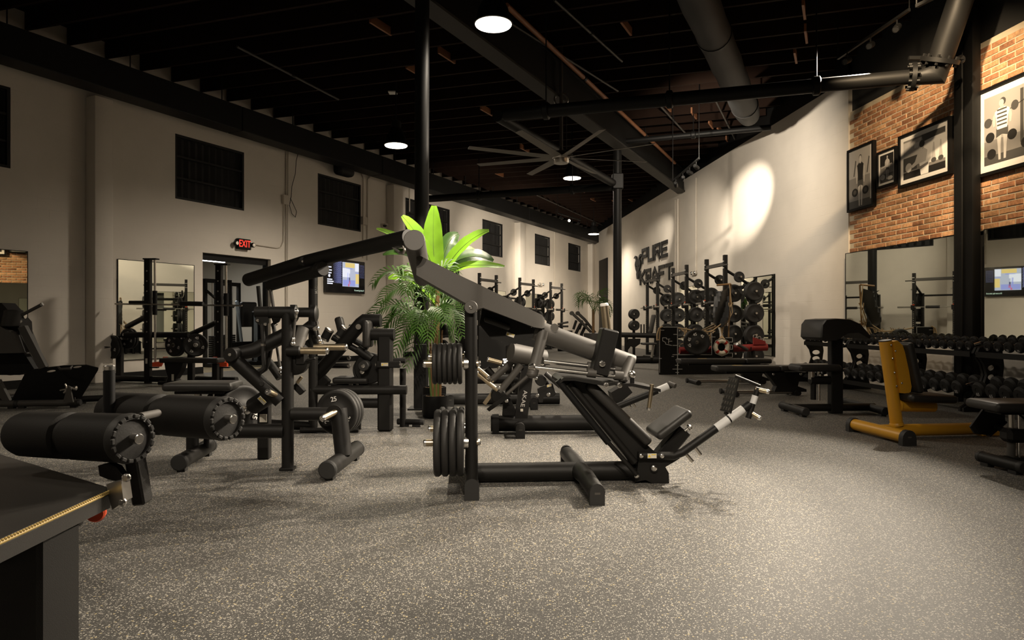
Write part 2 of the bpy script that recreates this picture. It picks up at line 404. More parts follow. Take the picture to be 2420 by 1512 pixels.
# ---------------------------------------------------------------- walls with openings
def wall_grid(us, zs, holes, th, inward):
    """local x = along wall, y = thickness (0 = room face), z up"""
    us = sorted(set(us + [q for h in holes for q in h[:2]])); zs = sorted(set(zs + [q for h in holes for q in h[2:]]))
    solid = {}
    for i in range(len(us) - 1):
        for k in range(len(zs) - 1):
            uc, zc = (us[i] + us[i + 1]) / 2, (zs[k] + zs[k + 1]) / 2
            solid[i, k] = not any(h[0] < uc < h[1] and h[2] < zc < h[3] for h in holes)
    m = MB(); y0, y1 = 0, th * inward
    for (i, k), s in solid.items():
        if not s: continue
        a, b, c, d = us[i], us[i + 1], zs[k], zs[k + 1]
        m.add([(a, y0, c), (b, y0, c), (b, y0, d), (a, y0, d)], [(0, 1, 2, 3)])
        m.add([(a, y1, c), (b, y1, c), (b, y1, d), (a, y1, d)], [(3, 2, 1, 0)])
        for di, dk, e in ((-1, 0, [(a, y0, c), (a, y1, c), (a, y1, d), (a, y0, d)]), (1, 0, [(b, y0, c), (b, y1, c), (b, y1, d), (b, y0, d)]), (0, -1, [(a, y0, c), (b, y0, c), (b, y1, c), (a, y1, c)]), (0, 1, [(a, y0, d), (b, y0, d), (b, y1, d), (a, y1, d)])):
            if not solid.get((i + di, k + dk), False): m.add(e, [(0, 1, 2, 3)])
    return m
LROT = math.atan2(LW.u.y, LW.u.x); RROT = math.atan2(RW.u.y, RW.u.x)
LORG = LW.w(0, 0, 0); RORG = RW.w(0, 0, 0)
wz0, wz1 = 3.82, 5.22
wins = [(-150, 25), (414, 577), (751, 853), (958, 1063), (1140, 1188), (1264, 1300), (1343, 1372)]
wu = [(lpx(a), lpx(b)) for a, b in wins]
du0, du1 = lpx(479), lpx(640)
UEND = LW.uv(V((4.7, YE + .6, 0)))[0]
m = wall_grid([-18.0, UEND], [0, ZD], [(a, b, wz0, wz1) for a, b in wu] + [(du0, du1, -1, 2.72)], .28, 1)
struct('wall_left', m, M['paint'], LORG, None, LROT)
for i, (a, b) in enumerate(wu):
    fm = MB(); w2, t_ = (b - a) / 2, .05
    for q in ((a + t_ / 2, (wz0 + wz1) / 2, t_ / 2, (wz1 - wz0) / 2), (b - t_ / 2, (wz0 + wz1) / 2, t_ / 2, (wz1 - wz0) / 2)):
        fm.box((q[0], .045, q[1]), (q[2], .04, q[3]))
    for z in (wz0 + t_ / 2, wz1 - t_ / 2): fm.box(((a + b) / 2, .045, z), (w2 - t_, .04, t_ / 2))
    wo = struct('window_%d' % (i + 1), fm, M['window_black'], LORG, None, LROT)
    for k in (1, 2):
        o = link('bar', MB().box(((a + b) / 2, .05, wz0 + (wz1 - wz0) * k / 3), (w2 - t_, .025, .022)).mesh('bar', M['window_black']), wo)
    for k in range(3):                                   # black corrugated panels behind the bars
        z0, z1 = wz0 + t_ + (wz1 - wz0 - 2 * t_) * k / 3, wz0 + t_ + (wz1 - wz0 - 2 * t_) * (k + 1) / 3
        pm = MB(); n = 20; vs = []
        for j in range(n + 1):
            x = a + t_ + (b - a - 2 * t_) * j / n; y = .12 + (.02 if j % 2 else -.02) + R.uniform(-.008, .008)
            vs += [(x, y, z0), (x, y, z1), (x, y + .02, z0), (x, y + .02, z1)]
        fs = []
        for j in range(n):
            p, q = 4 * j, 4 * j + 4
            fs += [(p, q, q + 1, p + 1), (p + 2, p + 3, q + 3, q + 2), (p, p + 2, q + 2, q), (p + 1, q + 1, q + 3, p + 3)]
        link('corrugated_panel', pm.add(vs, fs).mesh('corrugated_panel', M['window_black'], sharp=20), wo)
# pilasters
for i, (a, b) in enumerate(((232, 275), (924, 946), (1221, 1234), (1392, 1402))):
    u0, u1 = lpx(a) - .25, lpx(b) - .25
    struct('trim_%d' % (i + 1), MB().rbox(((u0 + u1) / 2, -.15, 2.72), ((u1 - u0) / 2, .15, 2.72), None, .03, 2), M['paint'], LORG, None, LROT)
struct('baseboard_left', MB().box(((-18 + du0) / 2, -.012, .075), ((du0 + 18) / 2, .012, .075)).box(((du1 + UEND) / 2, -.012, .075), ((UEND - du1) / 2, .012, .075)), M['black'], LORG, None, LROT)
# right wall: painted block beyond px 2005, brick nearer
RE = RW.uv(V((4.6, YE + .5, 0)))[0]
ZW = 5.98
wr = struct('wall_right', wall_grid([0.0, RE], [0, ZW], [], .3, -1), M['paint'], RORG, None, RROT)
struct('trim_5', MB().box((RE / 2, -.15, (ZW + ZD) / 2), (RE / 2, .15, (ZD - ZW) / 2)), M['dark_steel'], RORG, None, RROT)
# dark upright seam and blank door near the far corner
struct('door_2', MB().rbox(((rpx(1418) + rpx(1437)) / 2, .03, 2.2), (abs(rpx(1437) - rpx(1418)) / 2, .03, 2.2), None, .01, 1), M['black'], RORG, None, RROT)
BU = -19.0; bz0, bz1 = 2.52, 5.30
struct('wall_brick_backing', MB().box((BU / 2, -.2, ZD / 2), (-BU / 2, .12, ZD / 2)), M['paint_dark'], RORG, None, RROT)
bw_ = struct('wall_brick', MB().box((BU / 2, -.055, (bz0 + bz1) / 2), (-BU / 2, .025, (bz1 - bz0) / 2)), M['mortar'], RORG, None, RROT)
struct('trim_6', MB().box((BU / 2, -.05, .44), (-BU / 2, .04, .44)), M['paint'], RORG, None, RROT)
bl, bh = .285, .090
def brick_mesh(k, l):
    rr = random.Random(k); bm = MB(); x, y, z = l / 2, .010, (bh - .020) / 2; j = lambda s: rr.uniform(-s, s)
    pts = []
    for yy, ins in ((-.02, 0), (y * .5, 0), (y, .006)):
        pts.append([(-x + ins + j(.003), yy, -z + ins + j(.003)), (x - ins + j(.003), yy, -z + ins + j(.003)), (x - ins + j(.003), yy + j(.003) * (yy > 0), z - ins + j(.003)), (-x + ins + j(.003), yy + j(.003) * (yy > 0), z - ins + j(.003))])
    return bm.loft(pts)
bmesh_pool = [brick_mesh(k, bl - .020).mesh('brick', M['brick']) for k in range(8)]
far = MB(); nrow = int((bz1 - bz0) / bh); cand = []
for r in range(nrow):
    off = bl / 2 if r % 2 else 0
    for c in range(int(-BU / bl)):
        u = -(c * bl + bl / 2 + off); z = bz0 + bh * (r + .5)
        if u > -.12 or u < BU + .2: continue
        P = RW.w(u, 0, z); px = CX + F * P.x / P.y if P.y > .5 else 9999; py = CY - F * (z - H) / P.y if P.y > .5 else -9999
        vis = px < 2440 and py > -10 and True
        cand.append((P.y if vis else 99, u, z))
cand.sort(); near = set(cand[:296]); kk = 0
for q in cand:
    if q in near:
        o = link('brick', bmesh_pool[kk % 8], bw_); o.location = (q[1], -.03 + R.uniform(-.002, .004), q[2]); kk += 1
    else:
        b_ = brick_mesh(int(abs(q[1] * 977 + q[2] * 131)) % 50, bl - .020); b_.v = [(p[0] + q[1], p[1] - .03, p[2] + q[2]) for p in b_.v]; far.add(b_.v, b_.f)
o = link('brick_field', far.mesh('brick_field', M['brick']), bw_); o['kind'] = 'stuff'
# end wall, rear wall behind the camera
struct('wall_back', MB().box((4.7, YE + .35, ZD / 2), (1.0, .1, ZD / 2)), M['paint'])
struct('wall_front', MB().box((-5, -6.2, ZD / 2), (15, .1, ZD / 2)), M['paint'])

# ---------------------------------------------------------------- the room beyond the door
ru0, ru1, rv = du0 - 1.2, du1 + 3.5, 7.0
struct('wall_far_room', MB().box(((ru0 + ru1) / 2, rv, 1.6), ((ru1 - ru0) / 2, .06, 1.6)).box((ru0, (rv + .3) / 2, 1.6), (.06, (rv - .3) / 2, 1.6)).box((ru1, (rv + .3) / 2, 1.6), (.06, (rv - .3) / 2, 1.6)), M['block_room'], LORG, None, LROT)
struct('ceiling_far_room', MB().box(((ru0 + ru1) / 2, rv / 2 + .15, 3.25), ((ru1 - ru0) / 2, rv / 2 - .15, .05)), M['blue_dark'], LORG, None, LROT)
struct('floor_far_room', MB().box(((ru0 + ru1) / 2, rv / 2 + .1, .004), ((ru1 - ru0) / 2 - .06, rv / 2 - .06, .004)), M['vinyl'], LORG, None, LROT)
dm = MB()
for a in (du0 + .03, du1 - .03): dm.box((a, .16, 1.345), (.03, .06, 1.345))
dm.box(((du0 + du1) / 2, .16, 2.64), ((du1 - du0) / 2, .06, .07))
struct('door_1', dm, M['black'], LORG, None, LROT)
t = T('strip_light', 'bright white strip light hanging inside the room beyond the doorway', 'ceiling light', LW.w(du0 + 2.2, 2.2, 2.8))
t.box('housing', LW.w(du0 + 1.9, 2.2, 2.83), (.6, .05, .035), (LW.U, LW.N, V((0, 0, 1))), M['trim_white'])
t.box('tube', LW.w(du0 + 1.9, 2.2, 2.775), (.58, .035, .02), (LW.U, LW.N, V((0, 0, 1))), M['strip_light'])
ld = bpy.data.lights.new('room_light', 'AREA'); ld.energy = 75; ld.size = 1.8; ld.color = (1.0, .97, .92)
o = bpy.data.objects.new('room_light', ld); COL.objects.link(o); o.location = LW.w(du0 + 2.6, 3.8, 3.15)

# ---------------------------------------------------------------- mirrors
def mirror(fr, u0, u1, z0, z1, side, label, group=None):
    c = fr.w((u0 + u1) / 2, side * .012, (z0 + z1) / 2)
    t = T('wall_mirror', label, 'mirror', fr.w((u0 + u1) / 2, 0, z0), group)
    ax = (fr.U, fr.N, V((0, 0, 1))); h = (abs(u1 - u0) / 2, .006, (z1 - z0) / 2)
    t.part('glass', MB().box(c, h, ax), M['mirror'])
    fm = MB(); e = .006
    for s in (-1, 1):
        fm.box(c + fr.U * s * (h[0] + e), (e, .010, h[2] + 2 * e), ax); fm.box(c + V((0, 0, s * (h[2] + e))), (h[0], .010, e), ax)
    t.part('edge_trim', fm, M['dark_steel'])
mirror(LW, lpx(-420), lpx(63), .4, 2.4, -1, 'wall mirror at the far left edge, beside the angled leg machine')
mirror(LW, lpx(278), lpx(457), .4, 2.4, -1, 'wall mirror behind the bench press station, left of the doorway')
mirror(LW, lpx(1146), lpx(1194), .4, 2.4, -1, 'small far mirror on the left wall behind the racks, larger of two there')
mirror(LW, lpx(1238), lpx(1286), .4, 2.4, -1, 'small far mirror on the left wall behind the racks, smaller of two there')
mirror(RW, rpx(1753), rpx(1832), .32, 2.31, 1, 'tall mirror on the white wall beside the plate-laden rack')
mirror(RW, rpx(1604), rpx(1650), .32, 2.31, 1, 'narrow mirror on the white wall between the two nearer racks')
def tilted(uc, deg):
    a = math.radians(deg); c = RW.w(uc, .045, 0); f = Fr(c.to_2d(), (RW.u.x * math.cos(a) - RW.u.y * math.sin(a), RW.u.x * math.sin(a) + RW.u.y * math.cos(a))); return f
mirror(tilted(-1.62, .6), -1.60, 1.58, .90, 2.50, 1, 'long wall mirror under the brick, left of the steel column')
mirror(tilted(-5.6, 1.5), -2.0, 2.0, .90, 2.50, 1, 'wall mirror under the brick, right of the steel column')
# ================================================================ under the roof
Z1 = V((0, 0, 1)); LU3 = V((LW.u.x, LW.u.y, 0))
# long black duct along the left wall with hanger rods
d0, d1, do = -16.0, UEND - .6, -.60
t = T('air_duct', 'long black rectangular duct running along the top of the left wall', 'duct', LW.w(5, do, 5.44))
n = 9
for i in range(n):
    a = d0 + (d1 - d0) * i / n; b = d0 + (d1 - d0) * (i + 1) / n
    t.part('duct_section', MB().rbox(LW.w((a + b) / 2, do, 5.71), ((b - a) / 2 - .006, .24, .27), (LW.U, LW.N, Z1), .012, 1), M['dark_steel'])
for i in range(26):
    u = d0 + 1 + i * 2.1
    if u < d1 - .5: t.cyl('hanger_rod', LW.w(u, do - .2, 5.97), LW.w(u, do - .2, ZD), .012, M['black'], seg=6)
# box girder
t = T('roof_girder', 'big sloping-lit steel girder crossing the roof to the white wall', 'beam', W(1605, 465, 12387 / 525))
ga, gb = beam(1040, 40, 5.55), W(1612, 462, 12387 / 532)
gb.z = 5.55; gd = (gb - ga).normalized(); ga = ga - gd * 3
gx = axes_from(gd, Z1); gm = (ga + gb) / 2; gl = (gb - ga).length / 2
t.part('bottom_flange', MB().box(gm + Z1 * .02, (gl, .16, .02), gx), M['girder'])
t.part('web', MB().box(gm + Z1 * .38, (gl, .10, .34), gx), M['dark_steel'])
t.part('top_flange', MB().box(gm + Z1 * .735, (gl, .16, .015), gx), M['dark_steel'])
# cloth air duct
t = T('round_air_duct', 'fat round grey fabric duct hanging near the white wall', 'duct', W(1770, 285, 16))
Z_ = 5.8; pa, pb = beam(1652, 0, Z_), beam(1770, 274, Z_); dd = (pb - pa).normalized(); pa = pa - dd * 6
L_ = (pb - pa).length; ps = []
for i in range(29):
    ps.append((.27 * (1 + .03 * math.sin(i * 2.3)) - (.05 if i == 28 else 0), L_ * i / 28))
t.part('sleeve', MB().lathe(pa, dd, ps, 22), M['duct_cloth'])
for k in (.3, .6, .93): t.part('strap', MB().lathe(pa + dd * (L_ * k), dd, [(.285, 0), (.285, .05)], 22), M['black'])
for k in (.3, .6, .93): t.cyl('hanger_rod', pa + dd * (L_ * k) + Z1 * .28, pa + dd * (L_ * k) + Z1 * .7, .012, M['black'], seg=6)
# pipes
def pipe(name, label, a, b, r, m=None, cat='pipe', clamps=(), drop=0):
    t = T(name, label, cat, (V(a) + V(b)) / 2); t.tube('pipe_run', [a, b], r, M[m or 'dark_steel'], seg=16)
    d = (V(b) - V(a)).normalized()
    for k in clamps:
        c = V(a).lerp(V(b), k); t.part('coupling', MB().lathe(c - d * .06, d, [(r * 1.02, 0), (r * 1.35, .02), (r * 1.35, .10), (r * 1.02, .12)], 16), M['dark_steel'])
        t.cyl('hanger_rod', c + Z1 * r, V((c.x, c.y, ZD if c.z < ZJ else ZD)), .012, M['black'], seg=6)
    return t
YC2 = Yg(866)
hp = 322 / F * YC2
PL = W(1192, 272, hp * F / 484); PR = W(2148, 182, hp * F / 574)
t = pipe('cross_pipe', 'long horizontal black pipe crossing the roof from the fan to the flanged elbow', PL, PR, .105, clamps=(.12, .45, .8))
c2 = W(1458, 434, YC2)
pipe('diagonal_pipe', 'black pipe running diagonally behind the ceiling fan to the thin far column', PL + V((-.12, 0.05, 0)), c2 + V((-.13, -.1, 0)), .10, clamps=(.5,))
pipe('low_cross_pipe', 'black pipe running from behind the thick column to the thin far column', W(1010, 470, YC2 * 316 / 286), W(1447, 441, YC2), .10, clamps=(.3, .8))
pipe('short_cross_pipe', 'short black pipe from the thin far column towards the white wall', W(1468, 335, YC2 * .995), W(1822, 301, YC2 * 421 / 455), .07, clamps=(.5,))
pipe('sprinkler_pipe', 'rust-orange thin pipe running under the roof beside the girder', beam(1197, 13, 6.22), beam(1595, 385, 6.22), .045, 'wood', clamps=(.3, .7))
for i, (a, b) in enumerate((((1120, 0), (1460, 215)), ((1560, 250), (1620, 315)), ((1255, 455), (1430, 535)), ((560, 110), (800, 235)), ((1685, 225), (1745, 345)), ((1310, 0), (1470, 145)))):
    pipe('branch_pipe', ['thin grey branch pipe left of the pendant lamp nearest the top', 'thin grey branch pipe right of the rusty pipe', 'thin grey branch pipe above the small spot track', 'thin dark branch pipe over the left wall duct', 'thin grey branch pipe beside the fabric duct', 'thin grey branch pipe at the top middle of the picture'][i], beam(*a, 6.24), beam(*b, 6.24), .022, 'coat_grey', clamps=(.5,))
# elbow, bolted flanges, riser
e0 = PR; e1 = PR + V((.30, -.12, -.02)); up = W(2290, -60, e1.y - .5)
t = T('flanged_elbow', 'bolted pipe elbow with a thick riser in front of the brick wall', 'pipe', e1)
d1_ = (e1 - e0).normalized(); d2_ = (up - e1).normalized()
t.tube('elbow', [e0 - d1_ * .02, e0 + d1_ * .15, e1 + d2_ * .02, e1 + d2_ * .22], [.105, .12, .165, .165], M['dark_steel'], seg=18)
t.tube('riser', [e1 + d2_ * .2, up], .165, M['dark_steel'], seg=20)
def flange(P, d, r):
    f = t.part('flange', MB().lathe(P - d * .03, d, [(r, 0), (r, .06)], 22), M['dark_steel'])
    ax = axes_from(d, Z1)
    for k in range(10):
        a = 2 * PI * k / 10; c = P + ax[1] * math.cos(a) * r * .86 + ax[2] * math.sin(a) * r * .86
        t.part('flange_bolt', MB().cyl(c - d * .07, c + d * .07, .022, 6), M['dark_steel'], f)
flange(e0 + d1_ * .05, d1_, .20); flange(e1 + d2_ * .2, d2_, .25)
t.part('lifting_eye', MB().torus(e1 + d2_ * .2 + V((.30, 0, .02)), (0, 1, 0), .045, .018, 14, 6), M['dark_steel'])
t.part('clamp_arm', MB().box(e1 + d2_ * .2 + V((.20, 0, .03)), (.14, .02, .02)).box(e0 + d1_ * .05 + V((.06, 0, .27)), (.12, .02, .025)), M['dark_steel'])

# columns
Yc = Yg(966)
t = T('steel_column', 'thick round black steel column behind the banana plant', 'column', g(995, 966))
P0 = g(995, 966)
t.cyl('shaft', P0 + Z1 * .02, V((P0.x + .02, P0.y, ZJ)), .098, M['dark_steel'], seg=24)
t.box('base_wrap', P0 + Z1 * .44, (.085, .105, .44), None, M['black'], .01)
t.part('base_plate', MB().box(P0 + Z1 * .01, (.16, .16, .01)), M['dark_steel'])
P0 = g(1459, 866)
t = T('steel_column', 'thin far round black column in front of the lettered white wall', 'column', P0)
t.cyl('shaft', P0 + Z1 * .02, V((P0.x, P0.y, ZJ)), .11, M['dark_steel'], seg=20)
t.part('base_plate', MB().box(P0 + Z1 * .01, (.18, .18, .01)), M['dark_steel'])
t.box('cap_box', V((P0.x, P0.y, c2.z + .05)), (.14, .14, .2), None, M['dark_steel'], .02)
cu = -3.25; t = T('steel_column', 'wide black steel column splitting the brick wall', 'column', RW.w(cu, .10, 0))
ax = (RW.U, RW.N, Z1)
t.part('web', MB().box(RW.w(cu, .10, ZD / 2), (.10, .05, ZD / 2), ax), M['dark_steel'])
for s in (-1, 1): t.part('flange', MB().rbox(RW.w(cu + s * .105, .10, ZD / 2), (.088, .07, ZD / 2), ax, .02, 2), M['dark_steel'])
t.cyl('conduit', RW.w(cu, .18, .1), RW.w(cu, .18, ZD - .1), .018, M['dark_steel'], seg=8)

# ceiling fan: eight blades at rest
FC = W(1326, 375, 13.2); FR = 225 * FC.y / F
t = T('ceiling_fan', 'huge eight-bladed grey industrial ceiling fan', 'fan', FC)
t.part('motor', MB().lathe(FC + Z1 * .14, -Z1, [(.12, 0), (.17, .03), (.20, .10), (.155, .14), (.155, .20), (.14, .23), (.02, .235)], 28), M['steel'])
t.cyl('rod', FC + Z1 * .12, V((FC.x, FC.y, ZD)), .035, M['coat_grey'])
t.part('mount', MB().torus(FC + Z1 * 1.15, (0, 1, 0), .13, .02, 18, 6).box(FC + Z1 * .95, (.16, .03, .03)).box(FC + Z1 * 1.0, (.03, .12, .03)), M['steel'])
for k in range(8):
    a = math.radians(18 + 45 * k); D = V((math.cos(a), math.sin(a), 0)); S = V((-D.y, D.x, 0)); rings = []
    tilt = .20
    for q in range(6):
        r = .17 + (FR - .17) * q / 5; w = .085 - .018 * q / 5; zc = FC.z + .02 + .05 * q / 5
        c = V((FC.x, FC.y, zc)) + D * r
        rings.append([c - S * w + Z1 * (-w * tilt), c + Z1 * .012, c + S * w + Z1 * (w * tilt), c + Z1 * -.006])
    t.part('blade', MB().loft(rings), M['fan_grey'])

# pendant lamps: the disc itself gives the light
def pendant(P, label, k=1.0):
    t = T('pendant_lamp', label, 'lamp', P, 'round high-bay pendant lamps')
    r = .245
    t.part('shade', MB().lathe(P + Z1 * .004, Z1, [(r + .005, 0), (r + .018, .01), (r - .01, .06), (r * .82, .20), (r * .6, .30), (r * .55, .36), (.06, .40)], 32), M['black'])
    d = t.part('disc', MB().lathe(P, -Z1, [(r, 0), (r * .97, .012), (r * .6, .022)], 32), M['lamp_disc'])
    spot('pendant_beam', P - Z1 * .03, P - Z1 * 3, PEND * k / SPOT, 165, 1.0, WARM, .22)
    t.part('heat_sink', MB().lathe(P + Z1 * .38, Z1, [(.11, 0), (.11, .14), (.05, .17)], 16), M['dark_steel'])
    t.cyl('stem', P + Z1 * .5, V((P.x, P.y, ZD)), .014, M['black'], seg=8)
def lamp_px(px, py, w): Y = .5 * F / w; return W(px, py, Y)
LP1 = lamp_px(1166, 58, 88)
pendant(LP1, 'large bright pendant lamp at the top centre, nearest the camera', .8)
pendant(lamp_px(936, 344, 54), 'bright pendant lamp just left of the thick round column', 1.9)
pendant(lamp_px(1352, 421, 42), 'bright pendant lamp hanging right below the ceiling fan')
pendant(lamp_px(1403, 553, 26), 'small far pendant lamp near the end of the room')
zl = LP1.z
pendant(V((-5.2, 1.6, zl)), 'pendant lamp outside the frame to the left of the camera', .85)
pendant(V((.2, 1.2, zl)), 'pendant lamp outside the frame above the camera', .22)
pendant(V((-1.8, -2.5, zl)), 'pendant lamp outside the frame behind the camera', .25)

# track lights
def track(a, b, heads, targets, label, lit, watts=600, deg=28, blend=.5):
    a, b = V(a), V(b); t = T('track_light', label, 'spotlight', (a + b) / 2); d = (b - a).normalized()
    t.part('rail', MB().box((a + b) / 2, ((b - a).length / 2, .02, .02), axes_from(d, Z1)), M['black'])
    for e in (a, b): t.cyl('hanger_rod', e, V((e.x, e.y, ZD)), .008, M['black'], seg=6)
    for k, tg in zip(heads, targets):
        c = a.lerp(b, k) - Z1 * .14; D = (V(tg) - c).normalized()
        h = t.part('head', MB().lathe(c - D * .09, D, [(.035, 0), (.05, .02), (.05, .17), (.046, .175), (.046, .15)], 14), M['black'])
        t.cyl('yoke', c, c + Z1 * .14, .012, M['black'], h, seg=6)
        t.part('lens', MB().lathe(c + D * .066, D, [(.042, 0), (.042, .006)], 14), M['spot_lens' if lit else 'gloss'], h)
        if watts: spot('track_spot', c + D * .13, tg, watts, deg, blend)
hot = RW.p(1772, 478, 0)
track(W(1590, 428, 16.5), W(1652, 374, 15.2), (.12, .4, .66, .9), [RW.p(1640, 640), RW.p(1560, 660), hot, hot + V((0, 0, -.3))], 'dark spot track hanging beside the white wall hot spot', False, 0)
spot('wall_wash', V((3.2, 13.2, 5.35)), hot, 1500, 23, .85)
spot('wall_wash', V((3.2, 13.2, 5.35)), hot + V((0, 0, -.8)), 300, 120, 1.0)
TA, TB = W(1318, 503, 24), W(1372, 520, 25.5)
track(TA, TB, (.15, .5, .9), [RW.p(1480, 640), W(1000, 700, 10), LW.p(1240, 650)], 'far track with three lit spots facing the camera', True, 0)

fa_, fb_ = beam(1980, 138, 5.6), beam(2149, 23, 5.6)
track(fa_, fb_, (.15, .5, .85), [V((-2.4, 6.0, .9)), V((-.6, 4.6, 1.0)), V((.6, 5.0, .6))], 'thin dark spot track at the upper right, above the long pipe', False, 620, 46, .4)
track(V((-1.6, -1.6, 5.4)), V((1.6, -1.6, 5.4)), (.4, .75), [V((-.2, 4.8, 1.2)), V((1.0, 4.8, 1.0))], 'spot track outside the frame behind the camera', False, 330, 42, .8)

track(V((4.9, 8.2, 5.0)), V((5.5, 6.4, 5.0)), (.35, .8), [V((-.4, 4.7, .9)), V((-1.6, 5.2, .8))], 'short spot track at the upper right edge in front of the brick', False, 820, 44, .35)
# ================================================================ on the walls
LX = (LW.U, LW.N, Z1); LR = LW.U            # on the left wall the picture's right is +U
def lp(px, py, off=0.0): return LW.p(px, py, -off)
# exit sign
E0 = lp(575, 577, .06); t = T('exit_sign', 'red lit EXIT sign with two emergency lamp heads above the doorway', 'sign', E0)
t.box('case', E0, (.19, .05, .125), LX, M['black'], .015)
t.part('lettering', text_on('EXIT', E0 - LW.N * .052, LR, Z1, .235, .004, .003, .72), M['exit_red'])
for s in (-1, 1):
    c = E0 + LR * s * .25 - LW.N * .03
    h = t.part('lamp_head', MB().lathe(c + LW.N * .05, V((0, 0, 0)) - LW.N, [(.03, 0), (.055, .03), (.06, .09), (.05, .10)], 14), M['black'])
    t.part('lens', MB().lathe(c - LW.N * .045, -LW.N, [(.05, 0), (.04, .012)], 14), M['chrome'], h)
# television
def wp(px, py): return lp(px, py, .10)
ua, ub = LW.uv(wp(769, 690))[0], LW.uv(wp(862.5, 690))[0]; za, zb = wp(862.5, 695).z, wp(862.5, 619.5).z
TC = LW.w((ua + ub) / 2, -.10, (za + zb) / 2); tw, th_ = (ub - ua) / 2, (zb - za) / 2
t = T('television', 'wall television showing a bright gym picture, left of the banana plant', 'television', TC)
t.box('cabinet', TC + LW.N * .03, (tw, .03, th_), LX, M['gloss'], .008)
t.part('wall_bracket', MB().box(TC + LW.N * .08, (.2, .02, .2), LX), M['black'])
def scr(name, x0, x1, y0, y1, m, d=.003, par=None):
    c = TC + LR * ((x0 + x1) / 2 * 2 - 1) * tw + Z1 * (1 - (y0 + y1)) * th_ - LW.N * d
    return t.part(name, MB().box(c, (abs(x1 - x0) * tw, .002, abs(y1 - y0) * th_), LX), M[m], par)
so = scr('screen', .015, .985, .02, .97, 'screen_black', .001)
pic = scr('picture', .41, .83, .07, .80, 'screen_grey', .004, None)
pm = {}
for nm, q, mm in (('ceiling_band', (.48, .72, .08, .22), 'screen_yellow'), ('white_wall', (.41, .60, .25, .52), 'screen_white'), ('poster', (.73, .83, .08, .32), 'screen_white'), ('yellow_panel', (.745, .83, .40, .70), 'screen_yellow'), ('blue_rig', (.53, .56, .38, .72), 'screen_blue'), ('dark_rig', (.575, .60, .40, .66), 'screen_dark'), ('floor_band', (.42, .73, .60, .78), 'screen_blue'), ('red_plate', (.57, .61, .62, .72), 'screen_red'), ('red_plate', (.55, .58, .72, .79), 'screen_red'), ('truss', (.50, .66, .24, .27), 'screen_blue'), ('blue_strip', (.73, .83, .355, .375), 'screen_blue')):
    scr(nm, *q, mm, .007)
dm = MB()
for i in range(8):
    for j in range(24):
        x, y = .19 + i * .026 + (.013 if j % 2 else 0), .06 + j * .028
        c = TC + LR * (x * 2 - 1) * tw + Z1 * (1 - 2 * y) * th_ - LW.N * .004; s_ = .009 * (.5 + .5 * min(1, i / 4))
        dm.box(c, (s_, .001, s_), (((LR + Z1) / 1.414), LW.N, (Z1 - LR) / 1.414))
for i in range(7):
    for j in range(12):
        x, y = .86 + i * .018, .12 + j * .035; c = TC + LR * (x * 2 - 1) * tw + Z1 * (1 - 2 * y) * th_ - LW.N * .004
        dm.box(c, (.004, .001, .004), LX)
o = t.part('dot_pattern', dm, M['screen_blue']); o['kind'] = 'stuff'
for y, w in ((.24, .1), (.33, .11), (.41, .10), (.60, .12), (.66, .15), (.72, .13)): scr('caption_line', .04, .04 + w, y, y + .035, 'screen_white', .004)
t.part('round_badge', MB().lathe(TC + LR * (-.82) * tw + Z1 * (1 - 1.02) * th_ - LW.N * .001, -LW.N, [(.045, 0), (.045, .003)], 18), M['screen_white'])
t.part('caption', text_on("It's a new day, time to fi", TC + LR * .68 * tw - Z1 * .80 * th_ - LW.N * .002, LR, Z1, .072, .002, .006, .62), M['screen_green'])
# speaker, camera
C = lp(813, 400, .30); t = T('wall_speaker', 'black wall speaker on a bracket above the second square window', 'speaker', C)
t.pad('case', C, (.33, .16, .19), LX, M['black'], .12); t.box('bracket', C + LW.N * .2, (.06, .12, .05), LX, M['black'])
C = lp(909, 533, .1); t = T('security_camera', 'small dome security camera on the left wall behind the plant', 'camera', C)
t.part('mount', MB().lathe(C + LW.N * .1, -LW.N, [(.07, 0), (.07, .03), (.05, .05)], 14), M['trim_white']); t.part('eye', MB().ball(C - LW.N * .01, .055), M['gloss']); t.box('hood', C + Z1 * .04, (.07, .08, .02), LX, M['trim_white'])
# conduits
def conduit(label, pts, r=.018, m='trim_white', off=.03, boxes=()):
    P = [lp(a, b, off) for a, b in pts]; t = T('conduit', label, 'pipe', P[0]); t.tube('tube', P, r, M[m], seg=8)
    for a, b in boxes:
        c = lp(a, b, .045); t.box('junction_box', c, (.10, .04, .12), LX, M['trim_white'], .006)
conduit('painted conduit with a junction box on the left wall, right of the doorway', [(677, 350), (676, 560), (676, 760)], boxes=[(675, 472)])
conduit('second painted conduit running beside the junction box', [(681, 352), (680, 470), (679, 760)])
conduit('painted conduit bending down to the exit sign', [(671, 478), (670, 570), (664, 583), (655, 586), (603, 578)], .012)
conduit('bent painted conduit right of the speaker window', [(835, 402), (853, 405), (859, 420), (858, 610)], boxes=[(861, 522)])
conduit('painted conduit rising beside the second square window', [(925, 432), (876, 415), (869, 424), (868, 615)])
conduit('conduit beside the thick column', [(968, 438), (968, 500)])
conduit('thin far conduit between the two far windows', [(1311, 530), (1311, 700)], .02)
cp = [(706, 356), (700, 380), (698, 410), (690, 440), (688, 465), (684, 485), (690, 505), (698, 513), (701, 500), (692, 480), (686, 468)]
P = [lp(a, b, .05) for a, b in cp]; t = T('loose_cable', 'loose black cable looping down beside the junction box', 'cable', P[0]); t.tube('cable', P, .008, M['rubber'], seg=6)
# ceiling sensor
C = beam(928, 219, 6.25); t = T('ceiling_sensor', 'small square white sensor under the dark roof', 'sensor', C); t.box('body', C, (.09, .09, .015), None, M['white'], .006); t.cyl('stem', C + Z1 * .015, C + Z1 * .3, .01, M['black'], seg=6)
